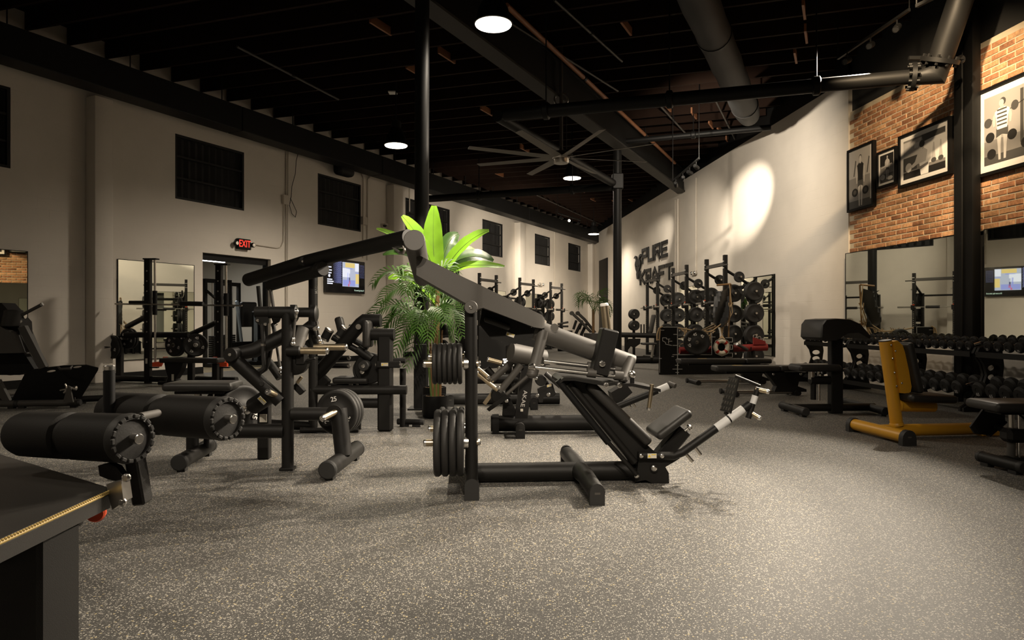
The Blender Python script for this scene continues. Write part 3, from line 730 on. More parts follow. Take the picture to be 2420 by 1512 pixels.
# emergency light on the right wall
C = RW.p(1641, 645, .05); t = T('emergency_light', 'small twin-head emergency light on the white wall above the racks', 'lamp', C)
t.box('body', C, (.10, .04, .06), (RW.U, RW.N, Z1), M['trim_white'])
for s in (-1, 1): t.part('head', MB().ball(C + RW.U * s * .14 + RW.N * .03, .06), M['chrome'])
def rconduit(label, pts, r):
    P = [RW.p(a, b, r + .006) for a, b in pts]; t = T('conduit', label, 'pipe', P[0]); t.tube('tube', P, r, M['trim_white'], seg=8)
rconduit('thin conduit dropping down the white wall to the emergency light', [(1645, 420), (1645, 640)], .02)
rconduit('thick painted downpipe at the right end of the lettering', [(1602, 470), (1602, 690)], .05)
rconduit('slim painted downpipe beside the lettering', [(1596, 472), (1596, 690)], .025)
# far left wall emergency light
C = lp(1278, 672, .05); t = T('emergency_light', 'far twin-head emergency light on the left wall above the racks', 'lamp', C)
t.box('body', C, (.14, .04, .07), LX, M['trim_white'])
for s in (-1, 1): t.part('head', MB().ball(C + LW.U * s * .2 - LW.N * .03, .07), M['chrome'])

# ---------------------------------------------------------------- lettering and head emblem on the white wall
GL = {'P': [[(0, 0), (0, 1), (.85, 1), (.85, .45), (.2, .45)]], 'U': [[(0, 1), (0, 0), (.85, 0), (.85, 1)]],
      'R': [[(0, 0), (0, 1), (.85, 1), (.85, .48), (.25, .48)], [(.45, .48), (.85, 0)]], 'E': [[(.85, 1), (0, 1), (0, 0), (.85, 0)], [(.15, .5), (.75, .5)]],
      'K': [[(0, 0), (0, 1)], [(.85, 1), (.18, .52), (.85, 0)]], 'A': [[(0, 0), (.1, .55), (.43, 1), (.76, .55), (.85, 0)], [(.2, .3), (.66, .3)]], 'F': [[(.85, 1), (0, 1), (0, 0)], [(.15, .5), (.72, .5)]], 'T': [[(0, 1), (.95, 1)], [(.47, .85), (.47, 0)]]}
RL = -RW.U                                    # reading direction on the right wall
def word(word_, pa, pb, zb, zt):
    a = RW.uv(RW.p(pa, 600))[0]; b = RW.uv(RW.p(pb, 600))[0]; n = len(word_); cw = (a - b) / n; h = zt - zb; th = .13
    t = T('wall_lettering', 'large black cut-out word %s on the white wall' % word_, 'sign', RW.w((a + b) / 2, 0, zb))
    for i, ch in enumerate(word_):
        m = MB()
        for k, st in enumerate(GL[ch]):
            pts = [V((x * cw * .84 + cw * .13, th / 2 + y * (h - th))) for x, y in st]
            for j in range(len(pts) - 1):
                p, q = pts[j], pts[j + 1]; d = (q - p).normalized(); nn = V((-d.y, d.x)) * th / 2; e = d * th / 2
                quad = [p - e + nn, p - e - nn, q + e - nn, q + e + nn]
                m.prism([RW.w(a - i * cw - c.x, .012 + .0012 * (j + 3 * k), zb + c.y) for c in quad], RW.N * .035)
        t.part('letter', m, M['black'])
word('PURE', 1518, 1581, 3.53, 4.15); word('KRAFT', 1513, 1592, 2.66, 3.27)
ea = RW.uv(RW.p(1502.5, 620))[0]; eb = RW.uv(RW.p(1517.5, 620))[0]; ew = (ea - eb); ez0, ez1 = 2.93, 4.0
half = [(0, 0), (.10, .02), (.16, .22), (.13, .30), (.25, .42), (.33, .60), (.30, .70), (.22, .78), (.28, .86), (.48, .88), (.30, .97), (.16, .93), (.10, .80), (0, .78)]
o2 = [(x, y) for x, y in half] + [(-x, y) for x, y in half[-2:0:-1]]
ev = lambda x, y, off: RW.w((ea + eb) / 2 - x * ew * 1.35, off, ez0 + y * (ez1 - ez0))
t = T('wall_emblem', 'black horned animal head emblem left of the lettering', 'sign', ev(0, 0, 0))
t.part('head_plate', MB().holed([ev(x, y, .015) for x, y in o2], [[ev(s * x, y, .015) for x, y in ((.06, .50), (.19, .57), (.17, .50))] for s in (1, -1)], RW.N * .05), M['black'])

# ---------------------------------------------------------------- framed photographs on the brick
def gray_person(pl, x, y, h, turn, top, legs, skin='print_light', hair='print_dark', weights=None, par=None, arm=0.0):
    """flat printed standing figure: head, torso, arms, legs"""
    def E(name, cx, cy, rx, ry, m, d, n=16): pl(name, [(cx + rx * math.cos(2 * PI * k / n), cy + ry * math.sin(2 * PI * k / n)) for k in range(n)], m, d)
    w = h * .13
    for s in (-1, 1): pl('printed_leg', [(x + s * w * .15, y + h * .46), (x + s * w * .95, y + h * .46), (x + s * w * .75, y + h * .22), (x + s * w * .62, y), (x + s * w * .25, y), (x + s * w * .25, y + h * .22)], skin if legs == 'bare' else legs, 2)
    pl('printed_shorts', [(x - w * 1.0, y + h * .52), (x + w * 1.0, y + h * .52), (x + w * 1.02, y + h * .37), (x, y + h * .41), (x - w * 1.02, y + h * .37)], 'print_dark', 3)
    for s in (-1, 1): pl('printed_arm', [(x + s * w * 1.05, y + h * .82), (x + s * w * 1.55, y + h * .74), (x + s * w * 1.65, y + h * (.56 + arm)), (x + s * w * 1.5, y + h * (.44 + arm)), (x + s * w * 1.2, y + h * (.45 + arm)), (x + s * w * 1.2, y + h * .60)], skin, 3)
    pl('printed_torso', [(x - w * .85, y + h * .50), (x + w * .85, y + h * .50), (x + w * 1.0, y + h * .66), (x + w * 1.25, y + h * .80), (x + w * .5, y + h * .85), (x - w * .5, y + h * .85), (x - w * 1.25, y + h * .80), (x - w * 1.0, y + h * .66)], top, 4)
    pl('printed_neck', [(x - w * .3, y + h * .83), (x + w * .3, y + h * .83), (x + w * .28, y + h * .89), (x - w * .28, y + h * .89)], skin, 5)
    E('printed_hair', x + turn * w * .12, y + h * .945, w * .52, h * .062, hair, 5); E('printed_face', x - turn * w * .10, y + h * .925, w * .42, h * .058, skin, 6)
def photo(label, px0, px1, zb, zt, mat_w, paint, fr_w=.045):
    u0 = RW.uv(RW.p(px0, 400, .02))[0]; u1 = RW.uv(RW.p(px1, 400, .02))[0]; w = u0 - u1; h = zt - zb
    at = lambda x, y, d: RW.w(u0 - x, d, zb + y)
    t = T('framed_photograph', label, 'picture', at(w / 2, 0, 0)); fm = MB(); ax = (RL, RW.N, Z1)
    for x in (fr_w / 2, w - fr_w / 2): fm.box(at(x, h / 2, .02), (fr_w / 2, .035, h / 2), ax)
    for y in (fr_w / 2, h - fr_w / 2): fm.box(at(w / 2, y, .02), (w / 2 - fr_w, .035, fr_w / 2), ax)
    t.part('frame', fm, M['black'])
    if mat_w: t.part('mount_board', MB().box(at(w / 2, h / 2, .022), (w / 2 - fr_w, .008, h / 2 - fr_w), ax), M['print_white'])
    b = fr_w + mat_w; pw, ph = w - 2 * b, h - 2 * b
    pr = t.part('print', MB().box(at(w / 2, h / 2, .030), (pw / 2, .002, ph / 2), ax), M['print_mid'])
    def pl(name, pts, m, d):
        pts = [(min(1, max(0, x)), min(1, max(0, y))) for x, y in pts]
        t.part(name, MB().prism([at(b + x * pw, b + y * ph, .032 + d * .0007) for x, y in pts], RW.N * .0005), M[m], pr)
    paint(pl)
    return t
rect = lambda a, b, c, d: [(a, c), (b, c), (b, d), (a, d)]
def disc(pl, name, cx, cy, rx, ry, m, d): pl(name, [(cx + rx * math.cos(2 * PI * k / 16), cy + ry * math.sin(2 * PI * k / 16)) for k in range(16)], m, d)
def paint1(pl):
    pl('printed_wall', rect(0, 1, .52, 1), 'print_soft', 0); pl('printed_floor', rect(0, 1, 0, .13), 'print_dark', 0)
    for x in (.22, .78): pl('printed_pole', [(x - .02, .55), (x + .02, .55), (x + .10, .80), (x + .06, .82)], 'print_dark', 1)
    pl('printed_post', rect(.9, 1, .1, 1), 'print_light', 1)
    gray_person(pl, .5, .03, .86, 0, 'print_black', 'bare', 'print_light', 'print_dark')
    for x in (.27, .72): disc(pl, 'printed_dumbbell', x, .27, .13, .07, 'print_black', 8); disc(pl, 'printed_dumbbell_face', x, .27, .07, .04, 'print_dark', 9)
def paint2(pl):
    pl('printed_floor', rect(0, 1, 0, .3), 'print_dark', 0); pl('printed_back', rect(0, 1, .6, 1), 'print_black', 0)
    gray_person(pl, .55, .1, .85, -1, 'print_light', 'bare'); disc(pl, 'printed_plate', .2, .2, .18, .1, 'print_light', 2); disc(pl, 'printed_plate', .75, .12, .2, .07, 'print_light', 2)
    pl('printed_bar', [(.1, .52), (.9, .60), (.9, .63), (.1, .55)], 'print_light', 8)
def paint3(pl):
    pl('printed_wall', rect(.5, 1, .25, .85), 'print_white', 0); pl('printed_wall', rect(0, .45, .55, .95), 'print_light', 0); pl('printed_banner', [(.5, .82), (1, .88), (1, 1), (.45, 1)], 'print_dark', 1)
    pl('printed_window', rect(.28, .40, .72, .86), 'print_white', 1); pl('printed_rack', rect(0, .34, .2, .55), 'print_dark', 1); pl('printed_floor', rect(0, 1, 0, .17), 'print_black', 1)
    for x in (.74, .90):
        pl('printed_stand', [(x - .05, .25), (x + .05, .25), (x + .01, .72), (x - .01, .72)], 'print_light', 1); disc(pl, 'printed_plate', x, .28, .06, .06, 'print_dark', 2)
    # a lifter in a white vest seen from the side and behind, arms bent
    pl('printed_vest', [(.44, 0), (.62, 0), (.63, .3), (.60, .55), (.46, .56), (.40, .35)], 'print_white', 5)
    pl('printed_back', [(.36, .30), (.56, .32), (.60, .58), (.52, .66), (.38, .60), (.33, .45)], 'print_light', 6)
    pl('printed_arm', [(.34, .50), (.44, .48), (.36, .30), (.24, .24), (.20, .30), (.30, .38)], 'print_light', 7); pl('printed_forearm', [(.40, .22), (.62, .28), (.62, .22), (.42, .14)], 'print_mid', 7)
    disc(pl, 'printed_face', .44, .72, .055, .10, 'print_light', 7); disc(pl, 'printed_hair', .47, .78, .065, .09, 'print_dark', 8)
    disc(pl, 'printed_plate', .14, .28, .08, .12, 'print_light', 6)
def paint4(pl):
    pl('printed_wall', rect(0, 1, .35, 1), 'print_soft', 0); pl('printed_floor', rect(0, 1, 0, .13), 'print_dark', 0)
    pl('printed_post', rect(.70, .76, .2, .95), 'print_dark', 1); pl('printed_bar', [(.1, .62), (.9, .80), (.9, .815), (.1, .635)], 'print_dark', 1); disc(pl, 'printed_plate', .60, .75, .07, .07, 'print_dark', 2); disc(pl, 'printed_plate', .08, .62, .08, .07, 'print_dark', 2)
    for cx, cy in ((.15, .15), (.12, .40), (.55, .35), (.80, .18), (.9, .3)): disc(pl, 'printed_plate', cx, cy, .09, .075, 'print_black', 2)
    gray_person(pl, .36, .04, .88, 1, 'print_white', 'bare', 'print_light', 'print_dark', arm=.12)
    for k in range(5): pl('printed_stripe', rect(.265, .455, .53 + k * .055, .55 + k * .055), 'print_dark', 8)
def zof(px, py): return RW.p(px, py, .02).z
photo('tall framed print of a lifter in a dark vest, leftmost on the brick', 2005, 2067, zof(2005, 503), zof(2005, 357), 0, paint1)
photo('smallest framed print with a white mount, second from the left on the brick', 2075, 2120, zof(2075, 447), zof(2075, 362), .045, paint2, .035)
photo('wide framed print of a lifter in a white vest, left of the steel column', 2126, 2249, zof(2126, 446), zof(2126, 324), .075, paint3)
photo('large framed print of a woman in a striped top, right of the steel column', 2310, 2476, zof(2310, 422), zof(2310, 220), .10, paint4)
# ================================================================ weight plates
ORD = ['first', 'second', 'third', 'fourth', 'fifth', 'sixth', 'seventh', 'eighth', 'ninth', 'tenth', 'eleventh', 'twelfth', 'thirteenth', 'fourteenth', 'fifteenth', 'sixteenth', 'seventeenth', 'eighteenth', 'nineteenth', 'twentieth']
_pl = {}
def plate_mesh(r, th):
    k = (round(r, 3), round(th, 3))
    if k not in _pl:
        seg, rh = 36, .029; e = min(.012, th * .3); a = th / 2
        pr = [(rh, -a), (r * .36, -a), (r * .40, -a + e * .7), (r * .80, -a + e * .7), (r * .85, -a), (r - e, -a), (r, -a + e), (r, a - e), (r - e, a), (r * .85, a), (r * .80, a - e * .7), (r * .40, a - e * .7), (r * .36, a), (rh, a)]
        m = MB(); n = len(pr); vs = [V((h, q * math.cos(2 * PI * j / seg), q * math.sin(2 * PI * j / seg))) for q, h in pr for j in range(seg)]
        m.add(vs, [(i * seg + j, i * seg + (j + 1) % seg, ((i + 1) % n) * seg + (j + 1) % seg, ((i + 1) % n) * seg + j) for i in range(n) for j in range(seg)])
        h = MB(); pr = [(rh - .001, -a - .001), (rh + .012, -a - .001), (rh + .012, a + .001), (rh - .001, a + .001)]
        vs = [V((hh, q * math.cos(2 * PI * j / 18), q * math.sin(2 * PI * j / 18))) for q, hh in pr for j in range(18)]
        h.add(vs, [(i * 18 + j, i * 18 + (j + 1) % 18, ((i + 1) % 4) * 18 + (j + 1) % 18, ((i + 1) % 4) * 18 + j) for i in range(4) for j in range(18)])
        _pl[k] = (m.mesh('disc', M['rubber'], sharp=50), h.mesh('hub_ring', M['steel'], sharp=30))
    return _pl[k]
def plate(c, axis, r, th, label, group=None, num=None, angles=(90,), small=False, turn=0.0):
    t = T('weight_plate', label, 'weight plate', c, group); A = V(axis).normalized()
    X, Yv, Z = axes_from(A, Z1); Mx = Matrix((X, Yv, Z)).transposed(); t.o.rotation_euler = Mx.to_euler()
    me, hb = plate_mesh(r, th); d = link('disc', me, t.o)
    if not small: link('hub_ring', hb, t.o)
    if num:
        for a in angles:
            a = math.radians(a); D = V((0, -math.cos(a), math.sin(a))); S = V((0, math.sin(a), math.cos(a)))
            if turn: D, S = D, S
            k = ('num', num, round(r, 2), round(th, 3), round(a, 2), turn)
            if k not in _pl: _pl[k] = text_on(num, D * r * .60 + V((th / 2 - .004, 0, 0)), -V((0, math.sin(a), math.cos(a))) if False else V((1, 0, 0)).cross(D) * (-1), D, r * .30, .004, .012).mesh('number', M['print_white'])
            link('number', _pl[k], t.o)
    return t
def pin(t, a, b, r=.026, m='brass', name='plate_pin'):
    a, b = V(a), V(b); d = (b - a).normalized()
    p = t.part(name, MB().cyl(a, b - d * .015, r, 18), M[m])
    t.part('end_cap', MB().lathe(b - d * .015, d, [(r * 1.06, 0), (r * 1.06, .012), (r * .8, .02), (r * .25, .02), (r * .25, .012)], 18), M['chrome'], p)
    return p
def warn_label(t, c, X, Yv, w, h, par=None):
    X = V(X).normalized(); Yv = V(Yv).normalized(); N = X.cross(Yv)
    l = t.part('warning_label', MB().box(c, (w / 2, h / 2, .0015), (X, Yv, N)), M['label'], par, 'pale sticker with a yellow warning triangle')
    tri = [V(c) + X * (-w * .30 + a * h * .34) + Yv * (b * h * .34) + N * .002 for a, b in ((-1, -.8), (1, -.8), (0, 1))]
    t.part('triangle', MB().prism(tri, N * .001), M['yellow_print'], l)
    t.part('band', MB().box(V(c) + X * w * .18 + Yv * h * .28 + N * .002, (w * .26, h * .08, .001), (X, Yv, N)), M['yellow_print'], l)
    return l
def dfoot(t, c, D, w=.095, h=.14, th=.05, name='foot_cap', par=None):
    """arched rubber end cap standing on the floor, facing D"""
    D = V(D).normalized(); S = V((-D.y, D.x, 0)); c = V((c[0], c[1], 0))
    o = t.part(name, MB().prism([c + S * x + Z1 * z for x, z in arch(w, h)], D * th), M['gasket'], par)
    t.part('embossed_mark', MB().box(c + D * (th + .0005) + Z1 * h * .55, (.018, .0015, .007), (S, D, Z1)), M['coat_grey'], o)
    return o

# ================================================================ the leg machine in the middle
fr = frame_fb(g(1412, 1195), g(1338, 1090)); U, N = fr.U, fr.N
hv = abs(fr.uv(g(1412, 1195))[1]); pu, pv = fr.uv(g(1115, 1178))
t = T('pendulum_leg_press', 'big black pendulum leg machine with a raised lever in the middle of the floor', 'gym machine', fr.w(0, 0, 0))
p = fr.p
LM = t
# base
by = fr.p(1350, 1116, 0)
t.tube('base_beam', [fr.w(pu + .03, 0, .072), fr.w(fr.uv(p(1522, 1110, 0))[0], 0, .072)], .069, M['coat'], seg=18)
t.tube('rear_cross_bar', [fr.w(pu, pv, .09), fr.w(pu, -pv, .09)], .042, M['coat'])
for s in (-1, 1):
    arm = t.tube('cross_foot', [fr.w(0, 0, .075), fr.w(0, s * .22, .09), fr.w(0, s * (hv - .03), .075)], [.070, .064, .058], M['coat'], seg=16)
    dfoot(t, fr.w(0, s * (hv - .04), 0), N * s, .098, .142, .04, par=arm)
    post = t.tube('upright', [fr.w(pu, s * -pv, .05), fr.w(fr.uv(p(1113, 725, pv))[0], s * -pv, p(1113, 736, pv).z)], .042, M['coat'], seg=20)
    dfoot(t, fr.w(pu, s * -pv - .055, 0), N * 1, .098, .145, .11, par=post)
t.bolt(fr.w(.02 - .055, -.16, .095), -N, .014)
# plate pins through the uprights and their plates
def stack(v, py, px0, px1, pa, pb, n, r, grp, lab, th=None):
    z = p(1115, py, v).z; ua, ub = fr.uv(p(px0, py, v))[0], fr.uv(p(px1, py, v))[0]
    pin(t, fr.w(ua, v, z), fr.w(ub, v, z), .024)
    b = t.part('collar', MB().lathe(fr.w(fr.uv(p(1100, py, v))[0] + .02, v, z), -U, [(.045, 0), (.045, .03), (.03, .034)], 16), M['chrome'])
    t.bolt(fr.w(ua, v, z), U, .022)
    va, vb = fr.uv(p(pa, py, v))[0], fr.uv(p(pb, py, v))[0]; w = (vb - va) / n
    for i in range(n):
        plate(fr.w(va + w * (i + .5), v, z), -U, r, w * .93, lab % (ORD[i]), grp)
    return z
zl_ = stack(pv, 1045, 1130, 1002, 1026, 1097, 4, .222, 'big plates on the front low pin', '%s from left of four big plates, leg machine low front pin')
stack(pv, 859, 1130, 1001, 1022, 1093, 6, .138, 'small plates on the front high pin', '%s from left of six small plates, leg machine high front pin')
z2 = 1.2 - (1015 - 756) / F * p(1115, 1015, -pv).y
for (v, py, a, b, c, d, n, r, gname, lab) in ((-pv, 1012, 1122, 1013, 1038, 1098, 4, .175, 'plates on the rear low pin', '%s from left of four plates, leg machine low rear pin'), (-pv, 843, 1122, 1012, 1036, 1090, 4, .112, 'plates on the rear high pin', '%s from left of four plates, leg machine high rear pin')):
    stack(v, py, a, b, c, d, n, r, gname, lab)
# pivots
pz = p(1113, 726, pv - .05)
for s in (-1, 1):
    q = fr.w(fr.uv(pz)[0], s * (-pv + .05), pz.z)
    d = t.part('pivot_disc', MB().lathe(q - N * s * .03, N * s, [(.044, 0), (.044, .055), (.041, .06), (.012, .06)], 24), M['coat_grey'])
    t.bolt(q + N * s * .03, N * s, .012, d)
# lever: a hollow wedge-shaped box from the cross tube to the main tube
st = [(984, 600, 650, .96), (1100, 657, 716, .96), (1122, 667, 733, .95), (1142, 677, 727, .90), (1262, 735, 773, .34), (1281, 744, 776, .26), (1287, 752, 774, .20)]
rings = []
for a, yt, yb, k in st:
    v = pv * k; A = p(a, yt, v); B = p(a, yb, v); u_ = fr.uv(A)[0]
    rings.append([fr.w(u_, v, A.z), fr.w(u_, -v, A.z), fr.w(u_, -v, B.z), fr.w(u_, v, B.z)])
t.part('lever_arm', MB().loft(rings), M['coat_grey'])
a0, a1 = fr.w(fr.uv(p(980, 569, pv - .1))[0], pv - .14, p(980, 569, pv - .1).z), fr.w(fr.uv(p(980, 569, pv - .1))[0] - .02, -pv + .1, p(980, 569, pv - .1).z - .17)
t.part('cross_tube', MB().lathe(a0, a1 - a0, [(.066, 0), (.070, .004), (.070, (a1 - a0).length)], 30), M['coat_grey'])
mt0, mt1 = p(1262, 778, 0), p(1494, 862, 0)
t.tube('main_tube', [mt0, mt1], .075, M['coat_grey'], seg=24)
q = p(1310, 774, -.078); d = (mt1 - mt0).normalized(); upv = (Z1 - d * d.z).normalized()
t.part('badge', MB().lathe(q - N * .006, -N, [(.030, 0), (.030, .003)], 18), M['chrome'], None, 'small oval chrome badge')
hb = [p(a, b, .0) for a, b in ((1140, 728), (1262, 776), (1256, 798), (1216, 812), (1160, 800), (1132, 765))]
t.poly('hanger_plate', hb, N * .16, M['coat'])
t.pad('stop_pad', p(1175, 764, -.12), (.10, .045, .022), axes_from(p(1205, 772, -.12) - p(1145, 750, -.12), N.cross(p(1205, 772, -.12) - p(1145, 750, -.12))), M['leather'], .02)
q0, q1 = p(1196, 787, -.085), p(1216, 794, -.085)
warn_label(t, p(1206, 791, -.086), q1 - q0, Z1 - (q1 - q0).normalized() * (q1 - q0).normalized().z, .062, .026)
# carriage with guide rods
vg = -.16
b0, b1 = p(1284, 783, -.06), p(1258, 884, vg)
t.part('rod_bracket', MB().tube([b0, b1], .041, seg=18), M['coat_grey']); t.part('bracket_cap', MB().ball(b1, .043, 16, 8, (1, 1, .7)), M['coat_grey'])
b0, b1 = p(1490, 848, -.04), p(1472, 896, vg)
t.part('rod_bracket', MB().tube([b0, b1], .036, seg=18), M['coat_grey']); t.part('bracket_cap', MB().ball(b1, .037, 16, 8, (1, 1, .6)), M['coat_grey'])
for (a, b, c, e, vv) in ((1262, 868, 1400, 882, vg - .01), (1283, 853, 1412, 867, vg + .13)):
    t.cyl('guide_rod', p(a, b, vv), p(c + 78, e + 10, vv), .017, M['chrome'])
    t.part('rod_collar', MB().lathe(p(a + 2, b, vv), -U, [(.03, 0), (.034, .01), (.02, .045)], 16), M['chrome'])
    for k in (1388, 1452): t.cyl('bearing', p(k, e - 2 + (k - 1388) * .11, vv), p(k + 20, e + (k - 1388) * .11, vv), .034, M['coat_grey'])
ca, cb = p(1440, 778, vg + .04), p(1414, 886, vg + .04); dx = cb - ca
t.box('carriage_block', (ca + cb) / 2, (dx.length / 2, .075, .062), axes_from(dx, U), M['coat'], .012)
t.bolt(p(1423, 859, vg - .04), -N, .024)
ga, gb_ = p(1437, 800, vg + .03), p(1428, 723, vg + .03)
h = t.cyl('grip', ga, gb_, .030, M['brass']); t.part('grip_cap', MB().lathe(gb_, gb_ - ga, [(.032, 0), (.032, .012), (.024, .022), (.005, .022)], 18), M['white'], h); t.part('grip_collar', MB().lathe(ga + (gb_ - ga) * .12, gb_ - ga, [(.046, 0), (.046, .02)], 18), M['chrome'], h)
# shoulder plate and side handle
sp = [p(a, b, 0) for a, b in ((1313, 893), (1322, 886), (1345, 886), (1420, 899), (1436, 896), (1452, 900), (1476, 899), (1541, 912))]
lo = [q - Z1 * .022 for q in sp][::-1]
t.poly('shoulder_plate', sp + lo, N * .46, M['coat'])
k = t.part('knob', MB().ball(p(1493, 885, -.2), .030), M['chrome']); t.cyl('knob_stem', p(1494, 893, -.2), p(1494, 906, -.2), .016, M['black'])
for a in (1432, 1464): t.bolt(p(a, 910, -.235), -N, .020)
pin(t, p(1541, 908, -.22), p(1533, 968, -.22), .015, 'brass', 'side_handle')
# backrest
B0, B1 = p(1382, 902, 0), p(1524, 1040, 0); dx = B1 - B0; nz = N.cross(dx).normalized(); nz = nz if nz.z > 0 else -nz
t.pad('backrest_pad', (B0 + B1) / 2 + nz * .0, (dx.length / 2, .17, .040), axes_from(dx, nz), M['leather'], .035)
bp = [p(a, b, 0) for a, b in ((1322, 895), (1402, 905), (1522, 1046), (1562, 1082), (1486, 1092), (1350, 925))]
t.poly('backrest_frame', [q - N * .0 for q in bp], N * .20, M['coat'])
t.tube('gas_strut', [p(1318, 898, -.2), p(1438, 1046, -.2)], .024, M['black'])
t.tube('strut_rod', [p(1430, 1036, -.2), p(1505, 1122, -.2)], .016, M['coat'])
t.tube('frame_rail', [p(1345, 905, -.13), p(1500, 1092, -.13)], .026, M['coat'])
t.tube('frame_rail', [p(1345, 905, .13), p(1500, 1092, .13)], .026, M['coat'])
# seat
S0, S1 = p(1541, 1022, 0), p(1614, 966, 0); dx = S1 - S0; nz = N.cross(dx).normalized(); nz = nz if nz.z > 0 else -nz
t.pad('seat_pad', (S0 + S1) / 2 - nz * .012, (dx.length / 2 + .01, .17, .032), axes_from(dx, nz), M['leather'], .03)
t.box('seat_post', p(1586, 1048, 0), (.15, .055, .055), axes_from(p(1610, 1016, 0) - p(1552, 1086, 0), nz), M['coat'], .01)
for v_, a in ((-.07, (1612, 1062, 1637, 1090)), (.05, (1636, 1048, 1656, 1074))): t.cyl('adjust_pin', p(a[0], a[1], v_), p(a[2], a[3], v_), .014, M['steel'])
for a in ((1573, 1022, 1588, 1006), (1592, 1008, 1600, 1000)): t.cyl('seat_stem', p(a[0], a[1], 0), p(a[2], a[3], 0), .016, M['chrome'])
t.part('pull_knob', MB().lathe(p(1618, 1018, -.06), V((.7, 0, .5)), [(.008, 0), (.010, .03), (.024, .035), (.026, .05), (.012, .06)], 14), M['chrome'])
# front pivot block
pb_ = [p(a, b, -.06) for a, b in ((1505, 1072), (1600, 1078), (1566, 1098), (1574, 1112), (1575, 1136), (1535, 1136), (1520, 1128), (1494, 1133), (1500, 1110))]
mn = min(q.z for q in pb_)
t.poly('pivot_block', [q - Z1 * mn for q in pb_], N * .14, M['coat'])
for a, b, r in ((1545, 1106, .022), (1504, 1124, .018)):
    d = t.part('bearing_ring', MB().lathe(p(a, b, -.13), -N, [(r * 1.35, 0), (r * 1.35, .015)], 18), M['coat']); t.bolt(p(a, b, -.145), -N, r, d)
va = -.15
ap = [p(a, b, va) for a, b in ((1508, 1076), (1592, 1077), (1612, 1069), (1772, 955))]
t.tube('foot_arm', ap, .030, M['coat'], seg=18)
d = (ap[3] - ap[2]).normalized()
for a, b in ((.50, .68), (.70, .90)): t.tube('tape_wrap', [ap[2].lerp(ap[3], a), ap[2].lerp(ap[3], b)], .0315, M['tape'], seg=18, label='light grey tape wrapped round the arm')
for a in (1515, 1564): t.bolt(p(a, 1077, va - .032), -N, .016)
warn_label(t, p(1541, 1077, va - .033), U, Z1, .066, .034)
e0, e1 = p(1768, 988, va), p(1791, 916, va)
br = t.tube('end_bar', [e0, e1], .026, M['coat'], flat=.8)
t.tube('tape_wrap', [e0.lerp(e1, .48), e0.lerp(e1, .74)], .028, M['tape'], flat=.8)
pin(t, p(1786, 919, va), p(1817, 926, va - .05), .016); pin(t, p(1772, 974, va), p(1797, 989, va - .05), .016)
# foot plate with raised tread
f0, f1, f2, f3 = p(1747, 894, -.17), p(1727, 976, -.17), p(1703, 970, .04), p(1724, 890, .04)
nn = (f1 - f0).cross(f3 - f0).normalized()
fp = t.poly('foot_plate', [f0, f1, f2, f3], nn * .012, M['coat'])
tm = MB(); hh = (f1 - f0).normalized()
for i in range(6):
    for j in range(4):
        a, b = (i + .6) / 6.2, (j + .5) / 4
        c = f0.lerp(f1, a).lerp(f3.lerp(f2, a), b)
        for s in (-1, 1): tm.box(c + nn * s * .008, (.011, .0022, .006), axes_from((hh + (f3 - f0).normalized() * .25), nn))
t.part('tread_studs', tm, M['steel'], fp)['kind'] = 'stuff'
t.tube('plate_stay', [p(1737, 888, -.06), p(1796, 912, -.1)], .012, M['coat']); t.tube('plate_stay', [p(1715, 974, -.06), p(1730, 985, -.12)], .018, M['coat'])

# ================================================================ the foam roller bench at the lower left
Yr0, Yr1 = 2.20, 2.52
t = T('roller_bench', 'black padded bench with two pairs of foam leg rollers, cut off at the lower left', 'gym bench', V((-1.25, 1.9, 0)))
def roller(a, b, r, lab):
    a, b = V(a), V(b); d = (b - a).normalized(); L = (b - a).length
    o = t.part('foam_roller', MB().lathe(a, d, [(r * .9, 0), (r, .03), (r, L * .46), (r * .84, L * .47), (r * .84, L * .52), (r, L * .54), (r, L - .02)], 36), M['foam'], None, lab)
    c = t.part('ridged_end_cap', MB().lathe(b - d * .02, d, [(r * 1.01, 0), (r * 1.03, .012), (r * .97, .03), (r * .80, .034), (r * .80, .026), (r * .2, .030)], 40), M['rubber'], o)
    ax = axes_from(d, Z1)
    for k in range(18):
        q = 2 * PI * k / 18; D = ax[1] * math.cos(q) + ax[2] * math.sin(q)
        t.part('ridge', MB().rbox(b + D * r * .90 + d * .012, (.005, r * .085, r * .125), (d, D, d.cross(D)), .003, 1), M['rubber'], o)
    t.part('pin', MB().lathe(b, d, [(.017, 0), (.017, .04), (.014, .043)], 18), M['chrome'], o)
    return o
Ya, Yb = 2.20, 2.46
ra, rb = W(52, 1024, 2.42), W(309, 1036, Ya)
r1 = 58 * Ya / F
roller(ra, rb, r1, 'nearest pair of foam rollers')
rc, rd = W(262, 972, 2.74), W(533, 989, Yb)
r2 = 51 * Yb / F
roller(rc, rd, r2, 'further pair of foam rollers')
t.cyl('roller_bar', ra + (ra - rb) * .1, rb, .012, M['chrome'])
t.tube('link_bar', [W(330, 985, Ya + .03), W(372, 976, Yb - .03)], .014, M['coat_grey'])
t.tube('link_bar', [rc.lerp(rd, .02) + V((0, -.03, 0)), rb.lerp(ra, .5) + V((0, .1, .03))], .016, M['coat'])
a_, b_ = W(258, 1010, 2.62), W(258, 876, 2.62)
h = t.cyl('upright_handle', W(258, 1040, 2.62), b_, .021, M['black']); t.cyl('chrome_top', b_, b_ + Z1 * .022, .0215, M['chrome'], h, bev=.004)
c0, c1 = rb - (rb - ra).normalized() * .03, W(322, 1196, Ya + .03)
t.box('roller_arm', (c0 + c1) / 2 + V((-.0, .04, 0)), ((c1 - c0).length / 2, .03, .022), axes_from(c1 - c0, V((1, 0, 0))), M['coat'], .006)
